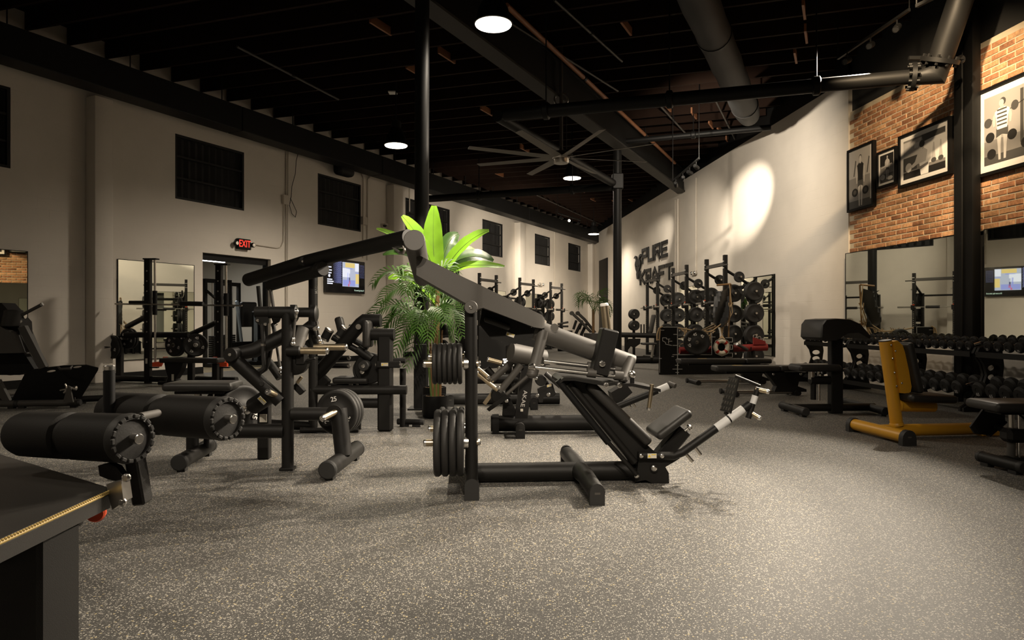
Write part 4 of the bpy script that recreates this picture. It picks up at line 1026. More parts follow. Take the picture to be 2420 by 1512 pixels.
t.poly('slotted_guide', [W(x, y, Ya + .02) for x, y in ((238, 1098), (262, 1092), (283, 1102), (300, 1128), (282, 1134), (262, 1130), (242, 1122))], V((0, .03, 0)), M['coat'])
t.poly('chrome_bracket', [W(x, y, Ya - .02) for x, y in ((262, 1140), (296, 1132), (303, 1180), (276, 1200), (268, 1172))], V((0, .05, 0)), M['steel'])
for x, y in ((300, 1128), (290, 1186)): t.bolt(W(x, y, Ya - .035), V((0, -1, 0)), .014)
# pad with a stitched edge
zp_ = W(276, 1150, 2.22).z
def atz(px, py, z): return W(px, py, (H - z) * F / (py - CY))
P1, P2, P3 = atz(276, 1152, zp_), atz(0, 1278, zp_), atz(120, 1106, zp_)
P4 = P1 + (P3 - P1) * 3.2; P5 = P2 + (P3 - P1) * 2.6 + V((0, -.1, 0)); P6 = P2 + (P2 - P1) * .5
top = [P1 + (P3 - P1).normalized() * .04, P1 + (P2 - P1).normalized() * .04, P6, P6 + (P3 - P1) * 2.6, P4]
t.part('pad', MB().loft([[q - Z1 * .055 + (q - P1) * .0 for q in top], [q - Z1 * .012 for q in top], [q + (V((P1.x - .4, P1.y - .3, zp_)) - q).normalized() * .014 for q in top]]), M['leather'])
t.tube('piping', [top[1] + V((.0, 0, -.004)), top[2] + V((0, 0, -.004))], .0055, M['stitch'], seg=8, label='yellow stitched edge')
sm = MB(); L_ = (top[2] - top[1]).length; d = (top[2] - top[1]).normalized()
for k in range(int(L_ / .011)): sm.ball(top[1] + d * (.011 * (k + .5)) + V((.003, 0, .0015)), .0042, 6, 4)
o = t.part('stitches', sm, M['stitch']); o['kind'] = 'stuff'
fa = [atz(135, 1222, zp_ - .06), atz(0, 1290, zp_ - .06)]
t.box('pad_frame', (P1 * .42 + P6 * .3 + P5 * .28) - Z1 * .095 + V((-.06, 0, 0)), (.22, .24, .038), None, M['coat'], .01)
pc = W(58, 1400, 1.92); t.box('post', V((pc.x, pc.y + .05, (zp_ - .06) / 2)), (.072, .09, (zp_ - .06) / 2), None, M['coat'], .012)
t.box('base_foot', V((pc.x - .1, pc.y + .05, .03)), (.35, .06, .03), None, M['coat'], .02)
kc = W(218, 1212, 2.22); t.part('adjust_knob', MB().lathe(kc + V((0, .03, 0)), V((.25, -1, -.1)), [(.012, 0), (.03, .01), (.031, .025), (.026, .032)], 20), M['orange'], None, 'orange round adjuster knob')
# ================================================================ the lever machine left of the middle (seat, upright, bent leg)
def cap_foot(t, a, b, r, m='coat', par=None):
    """round foot tube lying on the floor from a to b with two rubber end caps"""
    a, b = V((a[0], a[1], r + .02)), V((b[0], b[1], r + .02)); d = (b - a).normalized()
    f = t.tube('foot_tube', [a, b], r, M[m], seg=18)
    for e, s in ((a, -1), (b, 1)):
        t.part('end_cap', MB().lathe(e - d * s * .002, d * s, [(r * 1.04, 0), (r * 1.04, .03), (r * .9, .04)], 18), M['gasket'], f)
        q = e - d * s * .05; t.part('rubber_foot', MB().box(V((q.x, q.y, .014)), (.04, .03, .014), axes_from(d, Z1)), M['rubber'], f)
    return f
fr = Fr(g(680, 1110).to_2d(), (1, .05)); p = fr.p; U, N = fr.U, fr.N
t = T('lever_chest_machine', 'black lever machine with seat, side handles and bent front leg, left of the plant', 'gym machine', fr.w(0, 0, 0))
t.tube('upright', [fr.w(0, 0, 0), V((fr.w(0, 0, 0).x, fr.w(0, 0, 0).y, p(680, 738).z))], .047, M['coat'], seg=20)
t.box('foot_plate', fr.w(0, 0, .012), (.055, .055, .012), (U, N, Z1), M['coat'], .005)
t.tube('top_beam', [p(604, 738), p(692, 738)], .047, M['coat'], seg=20); t.tube('top_beam', [p(690, 738, .08), p(745, 738, .08)], .040, M['coat'], seg=18)
t.part('seam_ring', MB().lathe(p(637, 738), U, [(.0485, 0), (.0485, .006)], 20), M['black'])
for a, vv in ((690, -.02), (737, .06)):
    c = t.part('cam_disc', MB().lathe(p(a, 741, vv), U, [(.062, 0), (.066, .01), (.066, .035), (.05, .045)], 20), M['coat']); t.part('cam_lug', MB().box(p(a + 4, 729, vv), (.02, .03, .03), (U, N, Z1)), M['coat'], c)
br = t.poly('handle_bracket', [p(x, y, -.02) for x, y in ((605, 744), (634, 744), (635, 762), (629, 770), (615, 769), (604, 760))], N * .02, M['coat'])
for x, y in ((609, 757), (627, 766)): t.bolt(p(x, y, -.035), -N, .013, br)
br2 = t.poly('handle_bracket', [p(x, y, .16) for x, y in ((640, 746), (667, 744), (660, 760), (648, 768))], N * .02, M['coat'])
for v_, pts, cy in ((-.02, ((619, 766), (622, 800), (622, 840), (624, 868), (619, 873), (595, 887)), 815), (.16, ((645, 764), (649, 785), (642, 814), (634, 858), (628, 872), (610, 884)), 814)):
    hd = t.tube('press_handle', [p(x, y, v_) for x, y in pts], .017, M['rubber'], seg=12)
    c = p(pts[2][0] if v_ < 0 else 642, cy, v_); t.part('chrome_ring', MB().lathe(c - Z1 * .008, Z1, [(.0195, 0), (.0195, .018)], 16), M['chrome'], hd)
def link_rod(t, a, b, r=.009):
    a, b = V(a), V(b); d = (b - a).normalized(); l = t.cyl('link_rod', a, b, r, M['coat_grey'])
    for e, s in ((a, 1), (b, -1)):
        t.part('rod_end', MB().ball(e, .022, 10, 6).lathe(e + d * s * .015, d * s, [(.014, 0), (.014, .03), (.011, .035)], 10), M['chrome'], l)
link_rod(t, p(700, 736, -.06), p(692, 812, -.06)); link_rod(t, p(744, 737, .10), p(755, 806, .14))
link_rod(t, p(646, 768, .22), p(664, 880, .22), .012)
# swing arms
t.tube('swing_tube', [p(716, 776, .06), p(699, 828, -.02)], .052, M['coat_grey'], seg=18)
t.tube('swing_tube', [p(738, 776, .22), p(757, 822, .22)], .040, M['coat'], seg=16)
t.cyl('swing_bar', p(690, 773, .1), p(749, 773, .1), .018, M['coat']); t.bolt(p(745, 776, .07), -N, .02); t.bolt(p(750, 776, .07), U, .02)
t.part('counter_wheel', MB().lathe(p(700, 856, .04), N, [(.085, -.05), (.10, -.04), (.10, .04), (.085, .05)], 24), M['coat'])
t.box('wheel_guard', p(712, 840, .02), (.05, .04, .085), (U, N, Z1), M['coat'], .02)
t.part('rest_step', MB().rbox(p(733, 850, .05), (.055, .06, .012), axes_from(p(746, 846, 0) - p(722, 853, 0), Z1), .01), M['coat'])
pin(t, p(704, 829, -.05), p(775, 829, -.05), .027); pin(t, p(742, 820, .12), p(820, 820, .12), .026)
t.part('horn_hub', MB().lathe(p(678, 829, -.05), U, [(.036, 0), (.04, .02), (.04, .10), (.03, .11)], 18), M['coat'])
# diagonal levers and pivot
t.tube('diagonal_lever', [p(548, 838, -.02), p(600, 828, .05), p(692, 783, .12)], [.052, .060, .060], M['coat'], seg=20)
lv = t.tube('diagonal_lever', [p(546, 842, -.06), p(663, 948, -.02)], .055, M['coat'], seg=20)
d = t.part('pivot_disc', MB().lathe(p(543, 838, -.15), N, [(.05, 0), (.055, .008), (.055, .12)], 24), M['coat']); t.bolt(p(543, 838, -.15), -N, .012, d)
t.part('stop_bumper', MB().lathe(p(620, 906, -.07), -N, [(.022, 0), (.022, .02), (.016, .026)], 16), M['rubber'])
pin(t, p(652, 934, -.05), p(632, 925, -.14), .024)
t.tube('rear_lever', [p(635, 855, .30), p(662, 893, .26)], .034, M['coat']); t.box('stop_block', p(707, 918, .2), (.05, .03, .028), axes_from(p(718, 930, .2) - p(694, 905, .2), N), M['coat'], .008)
t.cyl('stop_pin', p(702, 905, .15), p(713, 890, .15), .014, M['brass'])
# plate horn with stacked plates on the left
t.tube('link_post', [p(598, 960, .35), p(645, 930, .25)], .07, M['coat'], seg=18)
t.box('shock_post', V((p(625, 990, .45).x, p(625, 990, .45).y, .26)), (.05, .04, .26), (U, N, Z1), M['coat'], .008)
t.part('notice_label', MB().box(p(622, 988, .40), (.030, .0015, .034), (U, N, Z1)), M['label'], None, 'pale notice sticker with a red top line')
q0, q1 = p(612, 939, .18), p(624, 951, .18); warn_label(t, p(619, 946, .17), q1 - q0, Z1 - (q1 - q0).normalized() * (q1 - q0).normalized().z, .075, .032)
ax_ = V((.80, -.58, .0)).normalized(); pc = p(560, 968, .45)
pin(t, pc - ax_ * .30, pc + ax_ * .16, .026)
for i in range(4): plate(pc + ax_ * (.06 - i * .066), ax_, .222, .055, '%s from front of four large plates behind the nearest seat' % ORD[i], 'plates behind the nearest seat', '45' if i == 0 else None, (25, 205), turn=1)
# low beams, bent front leg, front plate
t.tube('low_beam', [p(488, 1018), p(672, 1018)], .058, M['coat'], seg=20)
t.tube('mid_beam', [p(690, 978), p(812, 978)], .054, M['coat'], seg=20)
t.tube('bent_leg', [p(800, 966), V((*g(812, 1112).to_2d(), .12))], .070, M['coat'], seg=20, flat=.95)
cap_foot(t, g(776, 1136), g(842, 1084), .066)
pin(t, p(792, 974, -.06), p(761, 989, -.20), .026)
t.part('horn_flange', MB().lathe(p(790, 975, -.058), -N, [(.062, 0), (.062, .012)], 20), M['coat'])
fc = p(797, 974, .16); a2 = V((-.22, -.97, 0)).normalized()
for i in range(3): plate(fc - a2 * (i * .052), a2, .185, .05, '%s from front of three plates on the bent front leg' % ORD[i], 'plates on the bent leg', '25' if i == 0 else None, (80, 205, 325), turn=1)
pin(t, p(797, 974, .05), fc - a2 * .20, .026)
# seat
sp = g(452, 1092); sy = fr.uv(sp)[1]
t.pad('seat_pad', p(481, 911, sy), (rp(79, p(481, 911, sy).y), .16, .035), (U, N, Z1), M['leather'], .03)
t.part('seat_plate', MB().rbox(p(481, 925, sy), (.20, .10, .012), (U, N, Z1), .005, 1), M['coat'])
t.tube('seat_post', [V((p(455, 1000, sy).x, p(455, 1000, sy).y, .07)), p(455, 960, sy)], .062, M['coat'], seg=18, flat=.75)
t.tube('seat_stem', [p(468, 965, sy), p(468, 924, sy)], .03, M['steel']); t.tube('seat_rod', [p(506, 1000, sy + .02), p(506, 924, sy + .02)], .010, M['chrome'])
t.tube('seat_strut', [V((p(488, 1000, sy + .1).x, p(488, 1000, sy + .1).y, .1)), p(488, 1010, sy + .1)], .024, M['coat'])
cap_foot(t, g(426, 1116), g(494, 1074), .062)
t.tube('seat_beam', [p(455, 1012, sy), p(495, 1018, 0)], .05, M['coat'])

# ================================================================ the high lever machine behind it
fr = Fr(g(740, 1020).to_2d(), (1, -.10)); p = fr.p; U, N = fr.U, fr.N
P0 = fr.w(0, 0, 0); t = T('high_lever_machine', 'tall black lever machine whose long tubes slope up towards the plant', 'gym machine', P0)
t.tube('upright', [P0, V((P0.x, P0.y, p(740, 640).z))], .048, M['coat'], seg=20)
t.part('brand_strip', text_on('GYM', p(747, 684, -.052), Z1 * -1, U, .042, .002, .004), M['print_white'], None, 'small white vertical lettering')
la, lb, lc_ = p(587, 661, .75), p(722, 619, -.08), p(966, 561, -1.1)
t.tube('long_lever', [la, lb, lc_], [.078, .074, .074], M['coat'], seg=22)
d = t.part('pivot_disc', MB().lathe(lb + V((0, -.07, 0)), V((0, -1, 0)), [(.05, 0), (.05, .02), (.04, .026)], 22), M['coat']); t.bolt(lb + V((0, -.095, 0)), V((0, -1, 0)), .014, d)
d = t.part('pivot_disc', MB().lathe(p(601, 656, .62), V((0, -1, 0)), [(.04, 0), (.04, .02), (.03, .026)], 20), M['coat'])
lo0, lo1 = p(638, 675, .20), p(760, 638, -.35)
t.tube('lower_lever', [lo0, lo1], .060, M['coat'], seg=20); t.part('lever_hub', MB().lathe(lo1 + U * -.03 + V((0, -.02, 0)), V((.75, -.65, .1)), [(.07, 0), (.075, .01), (.075, .08), (.07, .09)], 24), M['coat'])
us = [p(924, 579, -1.0), p(945, 597, -1.02), p(953, 598, -1.05), p(957, 590, -1.08), p(949, 571, -1.08)]
t.tube('hook_handle', us, .014, M['steel'], seg=10)
t.cyl('lever_link', p(610, 676, .5), p(618, 760, .5), .022, M['coat']); link_rod(t, p(638, 673, .16), p(652, 765, .16), .018)
t.tube('stay_tube', [p(735, 810, 0), p(650, 880, .1)], .05, M['coat'])
t.tube('brace', [p(744, 760, .02), p(690, 800, .2)], .05, M['coat'])
t.tube('base_tube', [P0 + Z1 * .06 + U * .0, P0 + Z1 * .06 - U * 1.5 + N * .3], .05, M['coat'])
t.tube('cross_tube', [fr.w(-.02, 0, .45), fr.w(1.0, .1, .45)], .05, M['coat'])
t.tube('floor_bar', [fr.w(-.1, -.1, .03), fr.w(.5, 0, .03)], .028, M['coat'])

# ================================================================ the incline machine with a chest pad and rollers
fr = Fr(g(911, 1018).to_2d(), (1, -.04)); p = fr.p; U, N = fr.U, fr.N
P0 = fr.w(0, 0, 0); t = T('incline_lever_machine', 'black incline lever machine with chest pad, rollers and seat, in front of the palm', 'gym machine', P0)
r = rp(17, P0.y)
t.box('upright', V((P0.x, P0.y, p(911, 779).z / 2)), (r, .06, p(911, 779).z / 2), (U, N, Z1), M['coat'], .02)
t.tube('top_arm', [p(876, 790), p(932, 790)], .066, M['coat'], seg=20)
t.pad('chest_pad', p(870, 789), (rp(8, P0.y), .13, rp(32, P0.y)), (U, N, Z1), M['leather'], .035)
dg = [p(742, 895, .25), p(852, 765, .12)]
t.tube('diagonal_beam', dg + [p(862, 757, .12), p(900, 757, .12)], .072, M['coat'], seg=18)
t.part('badge', MB().lathe(p(847, 772, .04), -N, [(.03, 0), (.03, .004)], 16), M['chrome'], None, 'small oval chrome badge')
for a, b, c, e in (((780, 777), (766, 803), (786, 796), (816, 812)), ((817, 773), (800, 797), (815, 788), (830, 800))):
    A, B = p(*a, .2), p(*b, .2); d_ = (B - A).normalized(); L_ = (B - A).length
    o = t.part('grip_roller', MB().lathe(A + d_ * L_ * .2, d_, [(.05, 0), (.05, L_ * .6)], 20), M['rubber'])
    for q in (A, B - d_ * L_ * .2): t.part('chrome_end', MB().lathe(q, d_, [(.045, 0), (.054, .006), (.054, L_ * .2)], 20), M['steel'], o)
    t.tube('roller_arm', [p(*c, .2), p(*e, .2), p(e[0] + 40, e[1] + 22, .2)], .036, M['coat'])
t.pad('head_pad', p(805, 770, .3), (.045, .05, .105), axes_from(V((1, 0, .25)), V((-.25, 0, 1))), M['leather'], .03)
pin(t, p(838, 772, .2), p(826, 773, .2), .03, 'chrome')
t.tube('swing_arm', [p(845, 825, .05), p(878, 848, .05)], .05, M['coat'], seg=16)
t.part('cam_plate', MB().lathe(p(873, 870, .05), N, [(.16, 0), (.17, .01), (.17, .04), (.16, .05)], 30), M['coat'])
rc_ = p(868, 863, .0); t.part('bumper_roller', MB().lathe(rc_ - N * .10 - U * .02, N, [(.05, 0), (.058, .01), (.058, .09), (.055, .1), (.058, .11), (.058, .18)], 22), M['rubber']); t.bolt(rc_ - N * .10 - U * .02, -N, .022)
for x, y in ((892, 861), (856, 878)): t.bolt(p(x, y, -.06), -N, .026)
l = t.box('label_bar', p(918, 861, -.08), (rp(29, P0.y), .012, rp(8, P0.y)), (U, N, Z1), M['coat'], .01); warn_label(t, p(909, 861, -.094), U, Z1, .075, .034, None); t.bolt(p(946, 860, -.095), -N, .014, l)
t.tube('side_tube', [p(930, 852, .05), p(958, 852, .05)], .03, M['coat'])
for y in (846, 864): t.tube('parallel_bar', [p(748, y, .5), p(826, y, .5)], .03, M['coat']); t.bolt(p(825, y, .46), -N, .022)
t.pad('seat_pad', p(835, 897, .15), (rp(43, P0.y), .15, .035), (U, N, Z1), M['leather'], .03)
t.tube('seat_stem', [p(829, 905, .15), p(829, 950, .15)], .024, M['steel']); t.tube('seat_rod', [p(844, 905, .12), p(844, 930, .12)], .014, M['chrome'])
t.tube('low_beam', [p(752, 915, .3), p(905, 913, .3)], .05, M['coat']); t.tube('base_beam', [p(838, 952, .05), p(900, 952, .05)], .056, M['coat'], seg=18)
t.tube('floor_post', [p(845, 950, .1), V((p(845, 950, .1).x, p(845, 950, .1).y, 0))], .04, M['coat'])
t.tube('rear_post', [p(952, 870, .3), V((p(952, 900, .3).x, p(952, 900, .3).y, 0))], .035, M['coat']); cap_foot(t, fr.w(.1, .32, 0), fr.w(.33, .30, 0), .035)
t.box('corner_block', p(765, 902, .1), (.05, .05, .06), axes_from(V((.7, 0, -.7)), V((.7, 0, .7))), M['coat'], .01)
t.tube('hip_roller', [p(750, 915, .15), p(777, 915, .15)], [.06, .075], M['coat'], seg=18)
for i, v_ in enumerate((.10, .16)):
    c = p(866, 874, v_); plate(c, -N, .15, .045, '%s small plate behind the bumper roller of the incline machine' % ('front', 'rear')[i], None, '25' if i == 0 else None, (200, 260), turn=1)

# ================================================================ machines behind the leg machine
fr = Fr(g(1225, 1022).to_2d(), (1, .05)); p = fr.p; U, N = fr.U, fr.N
P0 = fr.w(0, 0, 0); t = T('floor_lever_machine', 'low black lever machine with brass handles behind the big leg machine', 'gym machine', P0)
t.tube('base_beam', [fr.w(fr.uv(p(1160, 1000))[0], 0, .10), fr.w(fr.uv(p(1420, 1000))[0], 0, .10)], .085, M['coat'], seg=20)
dfoot(t, fr.w(fr.uv(p(1172, 1000))[0] + .03, 0, 0), -U, .17, .20, .07)
ft = g(1230, 1036); vv = fr.uv(ft)[1]
t.tube('cross_foot', [fr.w(0, .4, .08), fr.w(0, vv + .03, .08)], .05, M['coat']); dfoot(t, fr.w(0.0, vv + .03, 0), -N, .09, .16, .05)
po = t.poly('main_post', [p(x, y, 0) for x, y in ((1234, 862), (1262, 862), (1244, 1000), (1214, 1000))], N * .12, M['coat'])
t.part('brand_strip', text_on('AKAE', p(1238, 942, -.062), p(1233, 965) - p(1241, 925), U, .06, .002, .008, 1.2), M['print_light'], po, 'small pale vertical lettering')
t.part('notice_label', MB().box(p(1233, 969, -.062), (.014, .001, .014), (U, N, Z1)), M['label'], po)
t.poly('side_gusset', [p(x, y, .02) for x, y in ((1190, 935), (1205, 940), (1222, 975), (1215, 990), (1186, 990))], N * .03, M['coat'])
a, b = p(1206, 832, -.12), p(1285, 848, .02); d = (b - a).normalized()
t.part('roller_tube', MB().lathe(a, d, [(.085, 0), (.10, .004), (.10, (b - a).length)], 30), M['coat_grey'])
t.poly('roller_bracket', [p(x, y, .05) for x, y in ((1178, 790), (1265, 800), (1262, 822), (1240, 820), (1205, 812), (1190, 820))], N * .14, M['coat'])
for v_, A, B in ((-.10, (1232, 862), (1180, 926)), (.02, (1212, 853), (1158, 902))):
    l = t.tube('link_tube', [p(*A, v_), p(*B, v_)], .036, M['coat_grey'], seg=14, flat=.7); t.bolt(p(B[0] - 2, B[1] - 10, v_ - .03), -N, .022, l)
for v_, A, B in ((-.12, (1176, 922), (1126, 880)), (.02, (1166, 902), (1126, 868))): pin(t, p(*A, v_), p(*B, v_), .024)
t.poly('brass_blade', [p(x, y, -.05) for x, y in ((1160, 926), (1166, 931), (1148, 957), (1141, 952))], N * .05, M['brass'])
t.cyl('push_rod', p(1256, 880, -.2), p(1196, 932, -.2), .018, M['coat_grey']); t.poly('rod_end_plate', [p(x, y, -.2) for x, y in ((1150, 966), (1200, 926), (1208, 936), (1156, 972))], N * .02, M['coat'])
t.part('pivot_drum', MB().lathe(p(1178, 935, -.12), N, [(.07, 0), (.08, .01), (.08, .2)], 24), M['coat']); t.bolt(p(1197, 947, -.13), -N, .02)
t.cyl('gas_spring', p(1289, 882, -.15), p(1327, 915, -.15), .026, M['rubber']); t.part('spring_ring', MB().lathe(p(1324, 912, -.15), p(1327, 915, -.15) - p(1289, 882, -.15), [(.028, 0), (.028, .02)], 14), M['chrome']); t.cyl('spring_rod', p(1326, 914, -.15), p(1405, 1000, -.15), .014, M['coat'])
t.part('crank_disc', MB().lathe(p(1278, 898, .0), N, [(.055, -.06), (.06, -.05), (.06, .05)], 20), M['coat']); t.bolt(p(1267, 894, -.06), -N, .018); t.bolt(p(1270, 934, -.05), -N, .02); t.bolt(p(1296, 932, -.05), -N, .022)
t.poly('crank_plate', [p(x, y, .0) for x, y in ((1270, 918), (1305, 905), (1312, 928), (1306, 937), (1284, 937), (1282, 950), (1274, 950))], N * .06, M['coat'])
warn_label(t, p(1298, 911, -.04), p(1304, 909) - p(1292, 912), Z1, .05, .026)
t.tube('hook_arm', [p(1290, 900, .05), p(1306, 926, .05), p(1312, 931, .05)], .028, M['coat'])
fa = [p(1455, 962, -.1), p(1540, 928, -.1), p(1586, 909, -.1)]
t.tube('foot_arm', fa, .036, M['coat'], seg=14); t.tube('tape_wrap', [p(1553, 923, -.1), p(1579, 912, -.1)], .0375, M['tape'], seg=14, label='light grey tape wrapped round the arm')
t.cyl('end_peg', p(1580, 906, -.1), p(1596, 912, -.16), .026, M['coat_grey'])
t.tube('rear_rail', [p(1405, 990, .1), p(1470, 950, 0)], .05, M['coat']); t.poly('seat_block', [p(x, y, .05) for x, y in ((1440, 925), (1475, 905), (1490, 925), (1450, 958))], N * .2, M['coat'])
for x in (1490, 1502): t.cyl('adjust_pin', p(x - 12, 945, -.05), p(x, 962, -.05), .014, M['steel'])
# second one further back
fr = Fr(g(1262, 968).to_2d(), (1, .05)); p = fr.p; U, N = fr.U, fr.N
P0 = fr.w(0, 0, 0); t = T('rear_lever_machine', 'far black lever machine with brass grips seen behind the leg machine uprights', 'gym machine', P0)
t.tube('base_beam', [fr.w(-1.2, .5, .09), fr.w(.4, .5, .09)], .08, M['coat'], seg=18); dfoot(t, P0 - N * -.02, -N, .10, .17, .05); t.tube('cross_foot', [fr.w(0, .02, .085), fr.w(0, .9, .085)], .05, M['coat'])
dfoot(t, fr.w(-1.13, .40, 0), -N, .10, .17, .05)
t.tube('post', [fr.w(-.15, .5, .1), fr.w(-.25, .5, 1.15)], .07, M['coat']); t.tube('cross_beam', [p(1125, 895, .5), p(1250, 895, .5)], .07, M['coat'])
pin(t, p(1186, 858, .3), p(1152, 849, .3), .035); t.part('grip_hub', MB().lathe(p(1190, 858, .3), U, [(.05, 0), (.05, .06)], 16), M['chrome'])
for y in (850, 864): t.cyl('chrome_bar', p(1188, y, .35), p(1215, y - 1, .35), .018, M['chrome'])
t.tube('swing_arm', [p(1150, 870, .3), p(1172, 895, .3)], .045, M['coat']); t.bolt(p(1180, 870, .2), -N, .03); t.bolt(p(1232, 875, .2), -N, .03)
for i in range(3): plate(p(1215 + i * 5, 900, .62), U, .17, .05, '%s from left of three small plates on the far lever machine' % ORD[i], 'plates on the far lever machine')
t.tube('plate_bar', [p(1205, 900, .62), p(1240, 900, .62)], .024, M['steel'])
t.poly('shroud', [p(x, y, .9) for x, y in ((1132, 770), (1268, 800), (1300, 862), (1130, 872))], N * .05, M['coat'])
t.tube('shroud_post', [fr.w(-.3, .9, 0), fr.w(-.3, .9, .9)], .05, M['coat'])

# ================================================================ angled leg press at the left edge
gy0 = 962
fr = Fr(g(90, gy0).to_2d(), (1, .10)); p = fr.p; U, N = fr.U, fr.N
P0 = fr.w(0, 0, 0); t = T('angled_leg_press', 'angled black leg press with a broad tilted foot plate at the left edge', 'gym machine', P0)
for v_, a in ((0.0, ((46, 775), (112, 868))), (.9, ((24, 780), (80, 866)))):
    t.poly('slide_rail', [p(a[0][0], a[0][1], v_), p(a[0][0] + 16, a[0][1] - 6, v_), p(a[1][0], a[1][1] - 2, v_), p(a[1][0] - 16, a[1][1] + 4, v_)], N * .08, M['coat_grey'])
t.cyl('chrome_rail', p(52, 792, .06), p(98, 872, .06), .028, M['chrome']); t.cyl('chrome_rail', p(5, 722, .06), p(18, 742, .06), .03, M['chrome'])
t.poly('carriage', [p(x, y, .1) for x, y in ((-40, 762), (20, 766), (52, 784), (72, 832), (-40, 834))], N * .5, M['coat_grey'])
t.poly('weight_guard', [p(x, y, .3) for x, y in ((-40, 836), (74, 836), (96, 870), (62, 884), (14, 884), (-40, 880))], N * .3, M['black'])
sh0, sh1 = p(33, 732, -.05), p(24, 772, -.05)
t.part('shoulder_pad', MB().loft([[sh0.lerp(sh1, q) + U * (math.cos(a) * .10 * s) + N * (math.sin(a) * .14 * s) for a in [2 * PI * k / 16 for k in range(16)]] for q, s in ((0, .85), (.06, 1), (.94, 1), (1, .85))]), M['leather'])
t.poly('top_bracket', [p(x, y, .15) for x, y in ((-20, 718), (20, 716), (60, 760), (62, 790), (40, 786), (-20, 760))], N * .3, M['coat'])
t.cyl('release_handle', p(52, 744, -.1), p(98, 720, -.2), .022, M['coat_grey']); t.cyl('handle_tip', p(97, 720, -.2), p(101, 718, -.2), .023, M['chrome'])
t.cyl('handle_hub', p(50, 746, .05), p(60, 746, .05), .04, M['chrome']); t.bolt(p(47, 759, 0), -N, .03)
plate(p(26, 853, .22), -N, .2, .05, 'dark plate under the carriage of the angled leg press', None, '45', (30,), turn=1)
fpq = [p(x, y, v_) for x, y, v_ in ((24, 952, -.1), (61, 879, -.1), (100, 869, .0), (150, 864, .1), (205, 864, .2), (233, 870, .3), (232, 876, .3), (193, 938, .3))]
nn = (fpq[1] - fpq[0]).cross(fpq[-1] - fpq[0]).normalized(); nn = nn if nn.y < 0 else -nn
# put the corners on one plane before giving it thickness
fpq = [q - nn * ((q - fpq[0]).dot(nn)) for q in fpq]
slots = []
for cx in (121, 184):
    q = [fpq[0] + (p(cx + 11 * math.cos(k * PI / 5), 874 + 3 * math.sin(k * PI / 5) - (cx - 121) * .03, .1) - fpq[0]) for k in range(10)]
    slots.append([c - nn * ((c - fpq[0]).dot(nn)) for c in q])
fp = t.part('foot_plate', MB().holed(fpq, slots, -nn * .025), M['black'])
t.tube('plate_handle', [p(138, 867, -.02), p(142, 872, -.08), p(166, 871, -.08), p(170, 865, -.02)], .014, M['coat_grey'], fp)
t.poly('support_bracket', [p(x, y, -.22) for x, y in ((161, 911), (166, 913), (174, 950), (150, 950))], N * .03, M['coat_grey'])
t.part('adjust_arc', MB().torus(p(140, 916, -.18), N, .09, .012, 10, 6, -.6, .9, U), M['steel'])
k = t.cyl('knob_stem', p(142, 922, -.2), p(170, 916, -.2), .012, M['chrome']); t.part('pull_knob', MB().lathe(p(166, 917, -.2), U, [(.018, 0), (.022, .02), (.014, .03), (.03, .05), (.03, .08), (.01, .09)], 14), M['chrome'], k)
cap_foot(t, fr.w(-.75, -.05, 0), fr.w(-.22, -.12, 0), .045, 'coat_grey'); cap_foot(t, fr.w(-.2, -.1, 0), fr.w(.56, -.08, 0), .045, 'coat_grey'); cap_foot(t, fr.w(.35, .35, 0), fr.w(.75, .55, 0), .045)
t.poly('leg_bar', [p(x, y, -.05) for x, y in ((-6, 900), (0, 896), (26, 946), (14, 950), (-6, 930))], N * .06, M['coat_grey']); t.tube('base_rail', [fr.w(-.75, .05, .06), fr.w(-.75, 1.0, .06)], .05, M['coat'])
t.tube('base_rail', [fr.w(-.9, .3, .06), fr.w(.3, .3, .06)], .05, M['coat'])

# ================================================================ bench press station by the left mirror
fr = Fr(g(350, 905).to_2d(), (1, -.08)); p = fr.p; U, N = fr.U, fr.N
P0 = fr.w(0, 0, 0); t = T('guided_barbell_station', 'black guided barbell station with red hooks in front of the left mirror', 'gym machine', P0)
for i, (x, xr, v_) in enumerate(((350, 366, 0), (518, 534, .0))):
    up = t.box('upright', V((p(x, 800, v_).x, p(x, 800, v_).y, p(x, 612 + i * 13, v_).z / 2)), (.055, .05, p(x, 612 + i * 13, v_).z / 2), (U, N, Z1), M['coat'], .006)
    t.box('top_plate', p(x + 7, 612 + i * 13, v_), (.13, .06, .012), (U, N, Z1), M['coat'], 0)
    t.cyl('guide_rod', p(xr, 614 + i * 13, v_), p(xr + 1, 856, v_), .022, M['chrome'])
    t.cyl('slide_sleeve', p(xr, 687 + i * 6, v_), p(xr, 744 + i * 2, v_), .042, M['black'])
    for k in range(8): t.part('peg_hole', MB().lathe(p(x - 3, 640 + 24 * k, v_ - .052), -N, [(.014, 0), (.014, .006), (.008, .008)], 10), M['steel'], up)
    s = 1 if i == 0 else -1
    hk = [p(xr + s * dx, y, v_ - .06) for dx, y in ((-4, 866), (14, 866), (20, 854), (30, 850), (29, 843), (22, 843), (12, 854), (-4, 856))]
    t.poly('safety_hook', hk, N * .06, M['orange'], label='red-orange safety hook')
    t.part('side_label', MB().box(p(x - 4, 853, v_ - .053), (.02, .0015, .05), (U, N, Z1)), M['label'], up)
    t.part('arm_plate', MB().box(p(xr - 6, 868, v_), (.12, .03, .012), (U, N, Z1)), M['coat'])
pn = t.cyl('bar', p(272, 718, .0 - .05), p(572, 722, -.05), .016, M['steel'])
t.cyl('bar_pad', p(427, 717, -.05), p(480, 718, -.05), .045, M['rubber']); t.cyl('bar_pad', p(306, 714, -.05), p(352, 714, -.05), .03, M['rubber'])
t.tube('back_beam', [p(296, 791, .1), p(446, 791, .1)], .055, M['coat'], seg=16)
